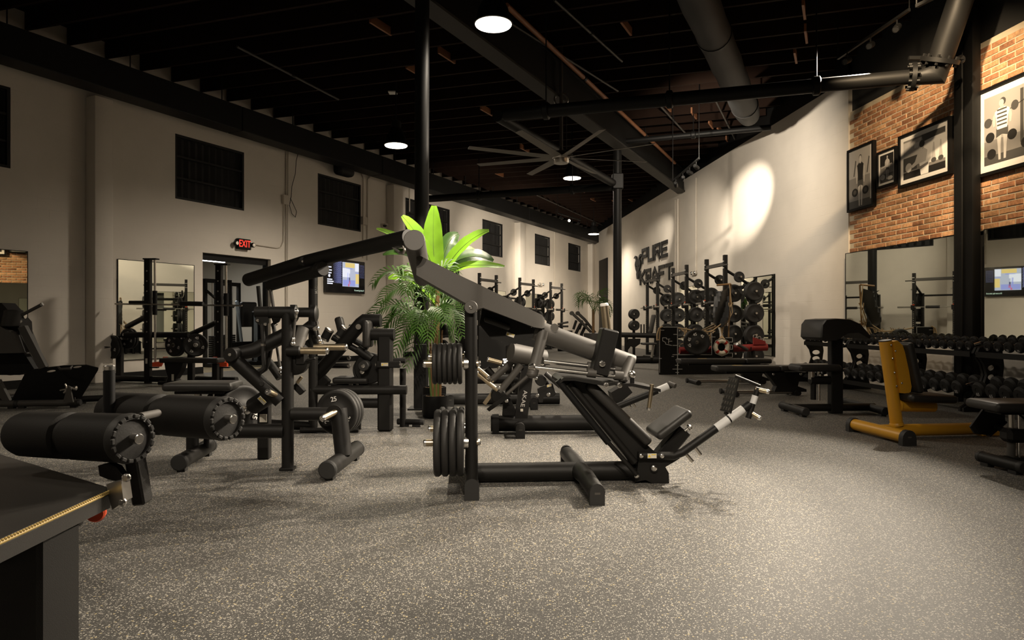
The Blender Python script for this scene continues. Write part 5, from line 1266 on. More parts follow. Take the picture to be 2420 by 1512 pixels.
t.tube('rear_arm', [p(300, 772, .3), p(346, 748, .05)], .05, M['coat']); t.tube('rear_arm', [p(450, 790, .3), p(512, 762, .05)], .05, M['coat'])
for x in (283, 452): t.box('rear_leg', V((p(x, 850, .25).x, p(x, 850, .25).y, .45)), (.055, .05, .45), (U, N, Z1), M['coat'], .008)
cap_foot(t, fr.w(-.75, .12, 0), fr.w(.38, -.02, 0), .055); cap_foot(t, fr.w(.92, .12, 0), fr.w(1.72, .0, 0), .055)
hookp = [(262, 820, .08), (302, 800, .22), (412, 815, .25), (462, 815, .2)]
for i, (x, y, v_) in enumerate(hookp):
    c = p(x, y, v_)
    for k in range(2):
        d_ = V((-.35, -.93, 0)) if i != 3 else V((.5, -.86, 0)); d_.normalize()
        plate(c - d_ * (.06 * k), d_, .225 if i != 1 else .2, .05, '%s plate, %s' % (('front', 'rear')[k], ('far left storage peg of the barbell station', 'upper left storage peg of the barbell station', 'storage peg behind the flat bench', 'storage peg left of the doorway')[i]), None, '45' if k == 0 else None, (40, 100, 200, 300), turn=1)
    pin(t, c - d_ * .16, c + d_ * .15, .025, 'steel')
q = p(452, 850, -.35)
fr2 = Fr(q.to_2d(), (1, -.08))
t2 = T('flat_bench', 'black flat bench standing inside the guided barbell station', 'gym bench', V((q.x, q.y, 0)))
t2.pad('pad', V((q.x + .02, q.y, p(452, 851, -.35).z)), (.56, .15, .045), (U, N, Z1), M['leather'], .03)
t2.poly('pedestal', [V((q.x - .33 + a, q.y, z)) for a, z in ((-.12, .42), (.22, .42), (.18, .28), (.08, .12), (.14, .03), (-.10, .03), (-.05, .15), (-.10, .3))], N * .16, M['coat'])
t2.box('end_leg', V((q.x + .45, q.y, .2)), (.05, .05, .2), (U, N, Z1), M['coat'], .008); t2.tube('floor_rail', [V((q.x - .6, q.y, .04)), V((q.x + .55, q.y, .04))], .035, M['coat'])
t2.part('notice_label', MB().box(V((q.x - .30, q.y - .083, .15)), (.022, .0015, .06), (U, N, Z1)), M['label'])

# ================================================================ things in the room beyond the doorway
def tower(u, v, label, hgt=2.25):
    B = LW.w(u, v, 0); t = T('cable_tower', label, 'gym machine', B); ax = (LW.U, LW.N, Z1); w = lambda a, b, z: B + LW.U * a + LW.N * b + Z1 * z
    for a in (-.38, .38): t.box('upright', w(a, 0, hgt / 2), (.04, .05, hgt / 2), ax, M['coat'], .006)
    t.box('top_beam', w(0, 0, hgt - .05), (.42, .05, .05), ax, M['coat'], .006); t.box('base', w(0, 0, .05), (.42, .25, .05), ax, M['coat'], .01)
    for a in (-.16, .16): t.cyl('guide_rod', w(a, 0, .1), w(a, 0, hgt - .1), .018, M['chrome'])
    for k in range(12): t.box('weight_slab', w(0, 0, .16 + k * .055), (.2, .09, .024), ax, M['black'], .004)
    t.part('selector_knob', MB().ball(w(.05, -.11, .5), .03), M['orange'])
    t.tube('cable', [w(.38, -.08, hgt - .1), w(.38, -.1, .5)], .006, M['rubber'], seg=6); t.tube('pulley_arm', [w(-.38, -.05, hgt - .3), w(0, -.25, hgt - .7)], .035, M['coat'])
tower(du0 + 1.75, 1.6, 'cable tower just inside the doorway, left side'); tower(du0 + 2.85, 2.5, 'cable tower just inside the doorway, middle')
B = LW.w(du0 + 2.80, 1.15, 0); t = T('chest_machine', 'pale framed weight stack machine at the right of the doorway', 'gym machine', B); ax = (LW.U, LW.N, Z1)
t.box('stack_cover', B + Z1 * .72, (.18, .2, .72), ax, M['dark_steel'], .03); t.box('edge_trim', B + LW.U * -.2 + Z1 * .72, (.025, .06, .72), ax, M['pale_blue'], .01)
t.pad('back_pad', B + LW.N * .5 + Z1 * 1.35, (.26, .07, .34), ax, M['leather'], .05); t.box('pad_frame', B + LW.N * .5 - LW.U * .3 + Z1 * 1.1, (.03, .04, .62), axes_from(V((LW.u.x, LW.u.y, .05)), V((-.12, 0, 1))), M['pale_blue'], .01); t.box('base', B + LW.N * .3 + Z1 * .06, (.35, .5, .06), ax, M['coat'], .02); t.box('mid_beam', B + LW.N * .4 + Z1 * .55, (.7, .06, .07), ax, M['coat'], .01)

# ================================================================ plants
def leaf(t, pts, w, m, name='leaf', twist=0.0, fold=.25, wav=.05):
    """broad leaf along a curved midrib; a part of its own"""
    pts = [V(q) for q in pts]; n = 14
    def bez(k):
        q = pts[:]
        while len(q) > 1: q = [q[i].lerp(q[i + 1], k) for i in range(len(q) - 1)]
        return q[0]
    mid = [bez(i / n) for i in range(n + 1)]; vs = []; fs = []; seed = R.random() * 9
    for i in range(n + 1):
        tg = (mid[min(n, i + 1)] - mid[max(0, i - 1)]).normalized(); ref = V((math.sin(twist), -math.cos(twist) * .75, .66)); S = tg.cross(ref).normalized(); up = S.cross(tg)
        k = i / n; prof = w * 1.25 * (math.sin(PI * min(1, k * .95 + .03)) ** .42) * (1 if k < .8 else (1 - (k - .8) * 1.0))
        for s in (-1, -.55, 0, .55, 1):
            wob = wav * w * math.sin(seed + i * 1.9 + s * 2) * abs(s)
            vs.append(mid[i] + S * (s * prof) + up * (abs(s) * prof * fold + wob))
    for i in range(n):
        for j in range(4): fs.append((i * 5 + j, i * 5 + j + 1, i * 5 + j + 6, i * 5 + j + 5))
    o = t.part(name, MB().add(vs, fs), M[m])
    t.tube('midrib', [q - V((0, .004, .0)) for q in mid], [max(.002, .008 * (1 - i / n)) for i in range(n + 1)], M['stem_green'], o, seg=6)
    return o
def pot(t, P, r, h):
    t.part('pot', MB().lathe(P, Z1, [(r * .93, 0), (r, .02), (r, h), (r * .92, h), (r * .90, h - .04)], 28), M['black']); t.part('soil', MB().lathe(P + Z1 * (h - .05), Z1, [(r * .89, 0), (r * .88, .02), (r * .3, .03)], 24), M['gravel'])
    gm = MB(); rr = random.Random(3)
    for k in range(60):
        a, q = rr.uniform(0, 6.28), r * .82 * math.sqrt(rr.random()); gm.ball(P + V((q * math.cos(a), q * math.sin(a), h - .022)), rr.uniform(.010, .018), 6, 4)
    o = t.part('gravel', gm, M['gravel']); o['kind'] = 'stuff'
Pb = g(1026, 976); Yb_ = Pb.y
t = T('banana_plant', 'tall banana plant with broad bright green leaves in a black pot', 'plant', Pb)
pot(t, Pb, .155, .34)
def wl(px, py, dy=0.0): return W(px, py, Yb_ + dy)
st_ = [wl(1026, 925), wl(1028, 840), wl(1034, 740), wl(1036, 640)]
t.tube('stalk', st_, [.045, .04, .036, .028], M['stem'], seg=12)
for (pts, w, m, tw_) in (
    (((1036, 660, 0), (1022, 620, 0), (1022, 560, -.02), (1026, 486, -.05)), .105, 'leaf_banana', 0.0),
    (((1034, 665, 0), (1016, 600, -.05), (985, 545, -.1), (950, 510, -.15)), .095, 'leaf_banana', .3),
    (((1034, 660, 0), (1000, 590, .15), (940, 555, .2), (890, 540, .2)), .05, 'leaf_banana', .2),
    (((1038, 665, 0), (1062, 610, -.1), (1105, 560, -.2), (1156, 545, -.25)), .085, 'leaf_banana', -.2),
    (((1040, 670, 0), (1080, 615, -.1), (1130, 625, -.2), (1192, 630, -.3)), .055, 'leaf_banana', 0),
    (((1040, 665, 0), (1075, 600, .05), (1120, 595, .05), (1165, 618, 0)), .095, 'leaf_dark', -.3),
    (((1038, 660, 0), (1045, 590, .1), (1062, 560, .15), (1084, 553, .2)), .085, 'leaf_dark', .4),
    (((1036, 665, 0), (1052, 600, .2), (1095, 575, .25), (1135, 610, .2)), .08, 'leaf_banana', 0),
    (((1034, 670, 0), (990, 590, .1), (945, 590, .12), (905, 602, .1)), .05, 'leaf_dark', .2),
    (((1034, 720, 0), (1000, 655, .1), (955, 645, .2), (918, 658, .2)), .075, 'leaf_banana', .2),
    (((1034, 730, 0), (1015, 670, .15), (985, 655, .2), (960, 690, .25)), .07, 'leaf_banana', .4),
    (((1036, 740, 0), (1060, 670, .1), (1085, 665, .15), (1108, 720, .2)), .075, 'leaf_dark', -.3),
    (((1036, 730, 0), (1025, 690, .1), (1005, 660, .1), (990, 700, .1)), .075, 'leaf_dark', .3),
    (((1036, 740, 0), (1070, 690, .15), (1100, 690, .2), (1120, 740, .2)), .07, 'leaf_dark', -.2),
    (((1036, 735, 0), (1040, 690, .2), (1052, 665, .25), (1072, 690, .3)), .085, 'leaf_banana', 0)):
    q = [wl(*a) for a in pts]; o = leaf(t, q, w, m, 'leaf', tw_)
Pp = g(1029, 984); Yp = Pp.y - .05
t = T('potted_palm', 'bushy areca palm with feathery fronds in a black pot', 'plant', V((Pp.x, Yp, 0)))
pot(t, V((Pp.x, Yp, 0)), rp(29, Yp), .27)
def wq(px, py, dy=0.0): return W(px, py, Yp + dy)
for k in range(6): t.tube('cane', [wq(1020 + k * 4, 940, R.uniform(-.04, .06)), wq(1012 + k * 6, 850, R.uniform(-.06, .08)), wq(1010 + k * 7, 780, R.uniform(-.08, .1))], [.016, .013, .009], M['stem' if k % 2 else 'stem_green'], seg=8)
def frond(t, pts, ln, n=15):
    pts = [V(q) for q in pts]
    def bez(k):
        q = pts[:]
        while len(q) > 1: q = [q[i].lerp(q[i + 1], k) for i in range(len(q) - 1)]
        return q[0]
    st = [bez(i / 12) for i in range(13)]
    f = t.tube('frond', st, [.007 * (1 - i / 14) for i in range(13)], M['stem_green'], seg=6); m = MB()
    for i in range(n):
        k = .22 + .78 * i / (n - 1); c = bez(k); tg = (bez(min(1, k + .03)) - bez(k - .03)).normalized(); side = tg.cross(V((0, -.5, .86))).normalized()
        L_ = ln * (math.sin(PI * (.18 + .74 * (i / (n - 1)))) ** .7)
        for s in (-1, 1):
            d = (tg * (.45 + .7 * k) + side * s * 1.0 + V((0, 0, .10))).normalized(); a = c; b = c + d * L_ * .55; e = c + d * L_ - Z1 * L_ * .32
            wv = d.cross(V((0, -.75, .66))).normalized() * .0100
            m.add([a - wv * .4, a + wv * .4, b + wv, b - wv, e], [(0, 1, 2, 3), (3, 2, 4)])
    o = t.part('leaflets', m, M['leaf_palm'], f); o['kind'] = 'stuff'
tips = [(882, 668, -.1, .21), (900, 712, -.3, .20), (872, 752, -.25, .22), (886, 800, -.3, .2), (940, 812, -.4, .2), (1000, 668, -.2, .18), (1068, 655, -.15, .2), (1096, 720, -.3, .2), (1092, 792, -.35, .17), (1088, 755, 0, .2), (960, 690, -.45, .2), (1030, 690, -.5, .19), (925, 745, .15, .22), (1052, 760, -.5, .19), (985, 780, -.5, .19), (905, 775, .1, .2), (945, 655, .2, .2), (1010, 800, -.55, .17), (930, 840, -.2, .18), (1075, 800, .2, .18), (960, 870, -.1, .16)]
for px, py, dy, ln in tips:
    b = wq(1018 + (px - 1000) * .08, 800, dy * .1); e = wq(px, py, dy * 1.3); md = wq(1010 + (px - 1000) * .30, min(700, py - 50), dy * .5); md2 = wq(1005 + (px - 1000) * .75, py - 48, dy)
    frond(t, [b, md, md2, e], ln * 1.15)
# far plant
Pf = g(1402, 832); t = T('far_palm', 'far dark palm standing in the corner beside the thin column', 'plant', Pf)
t.part('pot', MB().lathe(Pf, Z1, [(.28, 0), (.34, .05), (.36, .7), (.32, .72)], 18), M['coat_grey']); t.tube('cane', [Pf + Z1 * .6, Pf + Z1 * 1.6], .05, M['stem'])
for k in range(13):
    a = k * 2.4; L_ = .55 + .2 * R.random(); b = Pf + Z1 * 1.5; e = b + V((math.cos(a) * L_, math.sin(a) * L_, -.1 + .8 * R.random()))
    frond(t, [b, b.lerp(e, .4) + Z1 * .5, b.lerp(e, .8) + Z1 * .35, e], .42, 10)
# ================================================================ yellow utility bench at the right
fA, fB = g(2150, 1054), g(2013, 1018); fr = frame_fb(fA, fB); p = fr.p; U, N = fr.U, fr.N
hv = abs(fr.uv(fA)[1]); t = T('yellow_bench', 'bright yellow framed upright bench with black pads on the right', 'gym bench', fr.w(0, 0, 0))
ft = t.tube('foot_tube', [fr.w(0, -hv + .04, .078), fr.w(0, hv - .04, .078)], .060, M['yellow'], seg=20)
for s in (-1, 1): dfoot(t, fr.w(0, s * (hv - .06), 0), N * s, .145, .15, .06, par=ft)
ue = fr.uv(p(2330, 1015, 0))[0]
t.tube('base_beam', [fr.w(.02, 0, .075), fr.w(ue, 0, .075)], .062, M['yellow'], seg=20); t.box('rear_foot', fr.w(ue + .02, 0, .03), (.10, .05, .03), (U, N, Z1), M['yellow'], .01)
b, tp = p(2119, 1003, 0), p(2092, 806, 0)
t.tube('back_post', [b, tp], .060, M['yellow'], seg=22); d = (tp - b).normalized(); t.part('post_cap', MB().lathe(tp, d, [(.061, 0), (.061, .01), (.04, .015)], 22), M['gasket'])
bk = [p(x, y, 0) for x, y in ((2101, 806), (2110, 804), (2122, 815), (2132, 845), (2143, 912), (2141, 924), (2134, 928), (2118, 927))]
t.poly('back_plate', bk, N * .14, M['yellow'])
for x, y in ((2116, 829), (2131, 905), (2106, 815), (2110, 847), (2114, 880), (2119, 912)): t.bolt(p(x, y, -.072), -N, .010)
b0, b1 = p(2129, 816, 0), p(2152, 920, 0); dx = b1 - b0; nz = N.cross(dx).normalized(); nz = nz if nz.x > 0 else -nz
t.pad('back_pad', (b0 + b1) / 2 + nz * .012, (dx.length / 2 + .03, .15, .035), axes_from(dx, nz), M['leather'], .03)
s0, s1 = p(2123, 936, 0), p(2233, 940, 0); dx = s1 - s0
t.pad('seat_pad', (s0 + s1) / 2, (dx.length / 2, .20, .042), axes_from(dx, Z1), M['leather'], .04)
t.tube('seat_tube', [p(2122, 959, 0), p(2206, 960, 0)], .058, M['yellow'], seg=20); t.part('weld_ring', MB().lathe(p(2120, 959, 0), U, [(.062, 0), (.066, .02), (.06, .03)], 20), M['yellow'])
t.part('weld_ring', MB().lathe(fr.w(fr.uv(b)[0], 0, .125), d, [(.068, 0), (.066, .02), (.06, .03)], 20), M['yellow'])

# ================================================================ adjustable stool, cut off at the right edge
B = g(2395, 1108); t = T('adjustable_stool', 'black adjustable padded stool cut off at the right edge', 'gym bench', V((B.x, B.y, 0)))
fr = Fr(B.to_2d(), (1, -.02)); p = fr.p; U, N = fr.U, fr.N
t.pad('seat_pad', p(2384, 957, 0) + U * .03, (.26, .20, .038), (U, N, Z1), M['leather'], .034)
t.tube('post', [fr.w(-.02, 0, .06), V((p(2391, 1045, 0).x, p(2391, 1045, 0).y, p(2391, 1010, 0).z))], .030, M['coat_grey'], seg=18)
t.box('sleeve_block', p(2396, 1028, 0), (.085, .07, .055), (U, N, Z1), M['coat'], .03)
t.tube('slide_post', [p(2390, 1012, 0), p(2390, 972, 0)], .020, M['steel']); t.tube('chrome_rod', [p(2408, 1088, -.02), p(2408, 975, -.02)], .012, M['chrome'])
t.part('seat_plate', MB().rbox(p(2390, 974, 0), (.15, .1, .008), (U, N, Z1), .004, 1).tube([p(2400, 972, -.08), p(2422, 990, -.08)], .008), M['coat'])
cap_foot(t, g(2322, 1098), g(2412, 1123), .045); cap_foot(t, fr.w(.28, .1, 0), fr.w(.5, .25, 0), .045); t.tube('foot_beam', [fr.w(-.1, 0, .06), fr.w(.45, 0, .06)], .05, M['coat'], seg=16)
sq = [p(x, y, .25) for x, y in ((2292, 1008), (2322, 966), (2372, 968), (2374, 996), (2334, 1028), (2302, 1024))]
t.poly('foot_plate', sq, N * .02, M['coat']); t.poly('plate_edge', [p(x, y, .235) for x, y in ((2374, 994), (2376, 998), (2336, 1031), (2334, 1027))], N * .05, M['coat']); t.tube('plate_arm', [p(2350, 1005, .27), p(2392, 1028, .06)], .025, M['coat'])

# ================================================================ preacher curl bench
B = g(1974, 976); fr = Fr(B.to_2d(), (1, .06)); p = fr.p; U, N = fr.U, fr.N
t = T('preacher_bench', 'black preacher curl bench with a tall post, rounded arm pad and small seat', 'gym bench', fr.w(0, 0, 0))
t.box('upright', V((B.x, B.y, p(1974, 800).z / 2)), (.078, .055, p(1974, 800).z / 2), (U, N, Z1), M['coat'], .01)
t.tube('base_beam', [fr.w(-.6, 0, .075), fr.w(.52, 0, .075)], .05, M['coat'], seg=16)
cap_foot(t, g(1850, 970), g(1902, 986), .05); cap_foot(t, g(2000, 960), g(2090, 984), .05)
ax0 = p(1966, 778, -.22); sect = [(-.30, -.10), (-.29, .06), (-.24, .125), (-.10, .14), (.08, .13), (.22, .07), (.36, -.09), (.34, -.12), (.20, -.04), (.05, -.05), (-.10, -.14), (-.26, -.14)]
a, b = [], []
for x, z in sect:
    a.append(fr.w(x - .02, -.25, p(1966, 778).z + z)); b.append(fr.w(x - .02, .30, p(1966, 778).z + z))
t.part('arm_pad', MB().loft([[q.lerp(sum(a, V()) / len(a), .05) for q in a], [q + N * .02 for q in a], [q - N * .02 for q in b], [q.lerp(sum(b, V()) / len(b), .05) for q in b]]), M['leather'])
t.tube('pad_stem', [p(1975, 815), p(1975, 790)], .04, M['coat'])
t.pad('seat_pad', p(1925, 868, 0), (.28, .17, .045), (U, N, Z1), M['leather'], .04)
t.tube('seat_arm', [p(1970, 898), p(1914, 898)], .055, M['coat']); t.tube('seat_post', [p(1922, 895), p(1922, 944)], .035, M['coat']); t.tube('chrome_rod', [p(1935, 872), p(1935, 946)], .018, M['chrome'])
t.tube('seat_stem', [p(1918, 876), p(1918, 896)], .04, M['steel']); t.part('pull_knob', MB().ball(p(1938, 886, -.08), .022), M['chrome'])

# ================================================================ flat benches
def adj_bench(gx0, gx1, gy, pad0, pad1, py, label):
    a, b = g(gx0, gy), g(gx1, gy); fr = Fr(((a + b) / 2).to_2d(), (1, .04)); p = fr.p; U, N = fr.U, fr.N
    t = T('adjustable_bench', label, 'gym bench', fr.w(0, 0, 0)); ua, ub = fr.uv(a)[0], fr.uv(b)[0]
    q0, q1 = p(pad0, py), p(pad1, py); L_ = (q1 - q0).length
    t.pad('back_pad', q0 + U * L_ * .36, (L_ * .36, .15, .045), (U, N, Z1), M['leather'], .03)
    t.pad('seat_pad', q0 + U * L_ * .87, (L_ * .13 + .02, .15, .045), (U, N, Z1), M['leather'], .03)
    t.part('gold_mark', MB().box(q0 + U * L_ * .27 + Z1 * .047, (.08, .03, .001), (U, N, Z1)), M['gold_tape'])
    zt = q0.z - .06; um = fr.uv(q0)[0] + L_ * .80
    t.poly('pedestal', [fr.w(um + x, 0, z) for x, z in ((-.32, zt), (.34, zt), (.22, zt * .62), (.20, zt * .4), (.34, .1), (.34, .06), (-.18, .06), (-.14, zt * .4), (-.2, zt * .62))], N * .14, M['coat'])
    t.tube('pad_rail', [fr.w(fr.uv(q0)[0] + .2, 0, zt + .0), fr.w(um, 0, zt)], .028, M['coat'])
    t.tube('base_rail', [fr.w(ua, 0, .05), fr.w(ub, 0, .05)], .030, M['steel'])
    for s in (-.2, .24): t.bolt(fr.w(um + s, -.075, zt - .03), -N, .022)
    for u_, w_ in ((ua, .26), (ub, .12)):
        f = t.tube('foot', [fr.w(u_, w_, .045), fr.w(u_, -w_, .045)], .042, M['coat'], flat=1.2); t.part('wheel', MB().lathe(fr.w(u_ - .06, w_, .045), U, [(.04, -.02), (.045, -.015), (.045, .015), (.04, .02)], 16), M['rubber'], f)
adj_bench(1725, 1880, 934, 1686, 1893, 870, 'long black bench beside the preacher bench, nearer of two')
adj_bench(1640, 1800, 907, 1602, 1815, 853, 'long black bench behind, farther of two beside the plywood ship')

# ================================================================ dumbbell racks under the mirrors
def panel_pts(x): return [(.02, 0), (.62, 0), (.62, .05), (.50, .12), (.36, .30), (.30, .48), (.34, .62), (.44, .76), (.40, .84), (.30, .86), (.10, .92), (.06, .6), (.10, .3)]
RKW = 1.46
u_D = RW.uv(g(2274, 973))[0]; VF = RW.uv(g(2274, 973))[1] - .62
rack0 = None
names = ['nearest', 'second nearest', 'third nearest', 'farthest']
def dumbbell(r, ln, num):
    t = T('dumbbell', 'x', 'dumbbell', (0, 0, 0)); t.local = True
    t.part('handle', MB().cyl((0, -ln * .45, 0), (0, ln * .45, 0), .016, 12), M['chrome'])
    for s in (-1, 1):
        t.part('head', MB().lathe((0, s * .075, 0), (0, s, 0), [(r * .75, 0), (r, r * .25), (r, ln * .5 - .075 - r * .3), (r * .78, ln * .5 - .075), (r * .3, ln * .5 - .075), (r * .28, ln * .5 - .08)], 8 if False else 16), M['rubber'])
    t.part('number', text_on(num, V((0, ln * .5 + .001, -r * .48)), V((-1, 0, 0)), Z1, r * .55, .002, .01), M['print_light'])
    return t.o
protos = {}
for k in range(4):
    uc = u_D + RKW * (k + .5) - RKW + .02
    lab = 'black two-tier dumbbell rack, %s unit of four under the mirrors' % names[k]
    t = T('dumbbell_rack', lab, 'rack', RW.w(uc, VF, 0), 'dumbbell racks under the mirrors', RROT); t.local = True
    for s in (-1, 1):
        x = s * (RKW / 2 - .03)
        hl = [[V((x - .02, .205 + .085 * math.cos(2 * PI * q / 14), zc + .045 * math.sin(2 * PI * q / 14))) for q in range(14)] for zc in (.33, .45, .57)]
        t.part('side_panel', MB().holed([V((x - .02, y, z)) for y, z in panel_pts(0)], hl, V((.04, 0, 0))), M['coat'])
    for y0, y1, z0, z1, n_ in ((.10, .42, .86, .76, 'upper'), (.16, .58, .30, .16, 'lower')):
        for y, z in ((y0, z0), (y1, z1)):
            t.part('%s_rail' % n_, MB().rbox((0, y, z - .02), (RKW / 2 - .05, .035, .02), None, .006, 1), M['coat'])
            t.part('%s_lip' % n_, MB().box((0, y + (.035 if y == y1 else -.035), z - .01), (RKW / 2 - .05, .006, .035)), M['coat'])
    for tier, n, r, ln, zc, yc, nums in (('upper', 8, .066, .27, .885, .27, ('25', '25', '25', '25', '25', '20', '20', '20')), ('lower', 6, .098, .36, .335, .38, ('65', '65', '65', '60', '60', '55'))):
        for i in range(n):
            num = nums[i] if k < 2 else (('15', '10')[k - 2] if tier == 'upper' else ('50', '40')[k - 2])
            rr_ = r * (1.08 - .06 * k)
            key = (round(rr_, 4), num)
            if key not in protos: protos[key] = dumbbell(rr_, ln, num); o = protos[key]
            else: o = dup(protos[key])
            x = RKW / 2 - .10 - (RKW - .2) * (i + .5) / n
            # leftmost in the picture = farthest along the wall
            x = (RKW / 2 - .08) - (RKW - .16) * (i + .5) / n
            o.location = RW.w(uc + x, VF + yc, zc + (rr_ - r)); o.rotation_euler = (-.28, 0, RROT)
            o['label'] = 'black dumbbell, %s from left on %s tier, %s rack unit' % (ORD[i], tier, names[k]); o['category'] = 'dumbbell'; o['group'] = 'dumbbells on the %s tier of the %s unit' % (tier, names[k])

# ================================================================ training racks along both walls
def make_rack():
    t = T('training_rack', 'x', 'rack', (0, 0, 0)); t.local = True; w = .60; D = .64
    for s in (-1, 1):
        up = t.part('front_post', MB().rbox((s * w, 0, 1.375), (.045, .045, 1.375), None, .004, 1), M['coat'])
        for q in (2.60, 2.44):
            for dx in (-.02, .02):
                for f in (-1, 1): t.part('bolt', MB().cyl((s * w + dx, f * .044, q), (s * w + dx, f * .050, q), .012, 8), M['white'], up)
        hm = MB()
        for q in range(22): hm.box((s * w, .046, .35 + q * .07), (.010, .002, .016))
        o = t.part('peg_holes', hm, M['steel'], up); o['kind'] = 'stuff'
        t.part('back_post', MB().rbox((s * w, -D, 1.05), (.045, .045, 1.05), None, .004, 1), M['coat'])
        t.part('side_brace', MB().tube([(s * w, -.03, 2.38), (s * w, -D, 2.02)], .035, seg=8), M['coat']); t.part('base_rail', MB().rbox((s * w, -D / 2, .045), (.045, D / 2, .045), None, .004, 1), M['coat'])
        for q in (.35, .85, 1.36, 1.88): t.part('plate_peg', MB().cyl((s * w, -D, q), (s * w - .30, -D, q), .024, 12), M['steel'])
        t.part('plate_peg', MB().cyl((s * w + .05, -.30, 2.22), (s * w - .22, -.30, 2.22), .022, 12), M['steel'])
        c = t.part('bar_cup', MB().rbox((s * w, .08, 1.56), (.05, .05, .03), None, .01, 1).rbox((s * w, .125, 1.62), (.05, .012, .07), None, .005, 1), M['coat'])
        t.part('orange_liner', MB().box((s * w, .05, 1.70), (.035, .006, .012)), M['orange'], c)
        t.part('safety_arm', MB().rbox((s * w, .20, .72), (.035, .28, .035), None, .005, 1), M['coat'])
    t.part('pull_up_bar', MB().tube([(-w - .25, .05, 2.50), (w, .05, 2.50)], .020, seg=10), M['coat_grey']); t.part('cross_beam', MB().rbox((0, 0, 2.55), (w, .03, .03), None, .004, 1), M['coat_grey']); t.part('rear_beam', MB().rbox((0, -D, 2.02), (w, .03, .03), None, .004, 1), M['coat']); t.part('rear_beam', MB().rbox((0, -D, .1), (w, .03, .03), None, .004, 1), M['coat'])
    return t.o
rk0 = make_rack(); first = True
def barbell_proto():
    t = T('barbell', 'x', 'barbell', (0, 0, 0)); t.local = True
    t.part('shaft', MB().cyl((-.66, 0, 0), (.66, 0, 0), .014, 12), M['steel'])
    for s in (-1, 1): t.part('sleeve', MB().cyl((s * .66, 0, 0), (s * 1.08, 0, 0), .026, 16), M['steel']); t.part('collar', MB().cyl((s * .64, 0, 0), (s * .67, 0, 0), .038, 16), M['steel'])
    t.part('pad', MB().cyl((-.2, 0, 0), (.2, 0, 0), .045, 16), M['rubber'])
    return t.o
bb0 = barbell_proto()
rk_specs = []
for i, ((a, b), (c, d)) in enumerate((((1714, 602), (1670, 613)), ((1621, 626), (1592, 633)), ((1554, 644), (1530, 651)))):
    A, B = W(a, b, 1.55 * F / (CY - b)), W(c, d, 1.55 * F / (CY - d)); rk_specs.append(((A + B) / 2, RROT, 'right wall', i))
for i, ((a, b), (c, d)) in enumerate((((1030, 632), (1082, 638)), ((1132, 645), (1174, 650)), ((1227, 656), (1262, 660)), ((1301, 666), (1328, 670)))):
    A, B = W(a, b, 1.55 * F / (CY - b)), W(c, d, 1.55 * F / (CY - d)); rk_specs.append(((A + B) / 2, LROT + PI, 'left wall', i))
NN = {'right wall': ['nearest', 'middle', 'farthest'], 'left wall': ['nearest', 'second nearest', 'third nearest', 'farthest']}
for P, rot, wall, i in rk_specs:
    nn_ = NN[wall]
    o = rk0 if first else dup(rk0); bo = bb0 if first else dup(bb0); first = False
    P = V((P.x, P.y, 0)); o.location = P; o.rotation_euler = (0, 0, rot); o['label'] = 'tall black training rack, %s of %s along the %s' % (nn_[i], 'three' if len(nn_) == 3 else 'four', wall); o['group'] = 'training racks along the %s' % wall
    Mx = Matrix.Translation(P) @ Matrix.Rotation(rot, 4, 'Z')
    bo.location = Mx @ V((0, .09, 1.625)); bo.rotation_euler = (0, 0, rot); bo['label'] = 'steel barbell resting on the %s rack along the %s' % (nn_[i], wall)
    for s in (-1, 1):
        side = {('right wall', -1): 'near', ('right wall', 1): 'far', ('left wall', -1): 'far', ('left wall', 1): 'near'}[(wall, s)]
        for q, (z, r_) in enumerate(((.35, .225), (.85, .225), (1.36, .225), (1.88, .225), (2.22, .13))):
            for k in range(2 if q < 4 else 1):
                y = -.64 if q < 4 else -.30
                c = Mx @ V((s * .60 - .10 - k * .085, y, z)); axd = (Matrix.Rotation(rot, 3, 'Z') @ V((-1, 0, 0)))
                lv = ('lowest', 'second lowest', 'second highest', 'highest', 'small top')[q]
                plate(c, axd, r_, .07 if q < 4 else .05, '%s plate, %s peg, %s side, %s rack, %s' % (('inner', 'outer')[k] if q < 4 else 'single', lv, side, nn_[i], wall), 'plates on the racks', None, small=True)

# ================================================================ plywood ship with net, life ring and flag
B = g(1602, 885); fr = Fr(B.to_2d(), (1, .10)); p = fr.p; U, N = fr.U, fr.N
t = T('plywood_ship', 'black plywood ship side with chalk outlines standing on the floor by the racks', 'decoration', fr.w(0, 0, 0))
bw = fr.uv(p(1558, 800, 0))[0]
bz = p(1580, 772, 0).z
t.box('bow_panel', fr.w(bw / 2, .02, bz / 2), (-bw / 2, .03, bz / 2), (U, N, Z1), M['black'], .004)
t.poly('side_panel', [fr.w(fr.uv(p(x, 800, .04))[0], .04, z) for x, z in ((1603, 0), (1603, .45), (1682, .45), (1682, p(1682, 787, .04).z), (1700, p(1682, 787, .04).z), (1700, p(1700, 797, .04).z), (1732, p(1700, 797, .04).z), (1732, 0))], N * .03, M['black'])
t.box('rear_panel', fr.w(fr.uv(p(1668, 800, .7))[0], .7, .22), (.62, .015, .22), (U, N, Z1), M['black'], 0)
t.box('stern_panel', fr.w(fr.uv(p(1732, 800, .04))[0], .37, .35), (.015, .33, .35), (U, N, Z1), M['black'], 0)
def chalk(pts, v=-.012, w=.011):
    m = MB()
    for a, b in zip(pts[:-1], pts[1:]):
        A, C = p(a[0], a[1], v), p(b[0], b[1], v); d = (C - A); m.box((A + C) / 2, (d.length / 2 + w / 2, .002, w / 2), (d.normalized(), N, d.normalized().cross(N)))
    t.part('chalk_line', m, M['chalk'])
chalk([(1601, 773), (1601, 884)]); chalk([(1562, 773), (1601, 773)]); chalk([(1559, 774), (1559, 880)], w=.007)
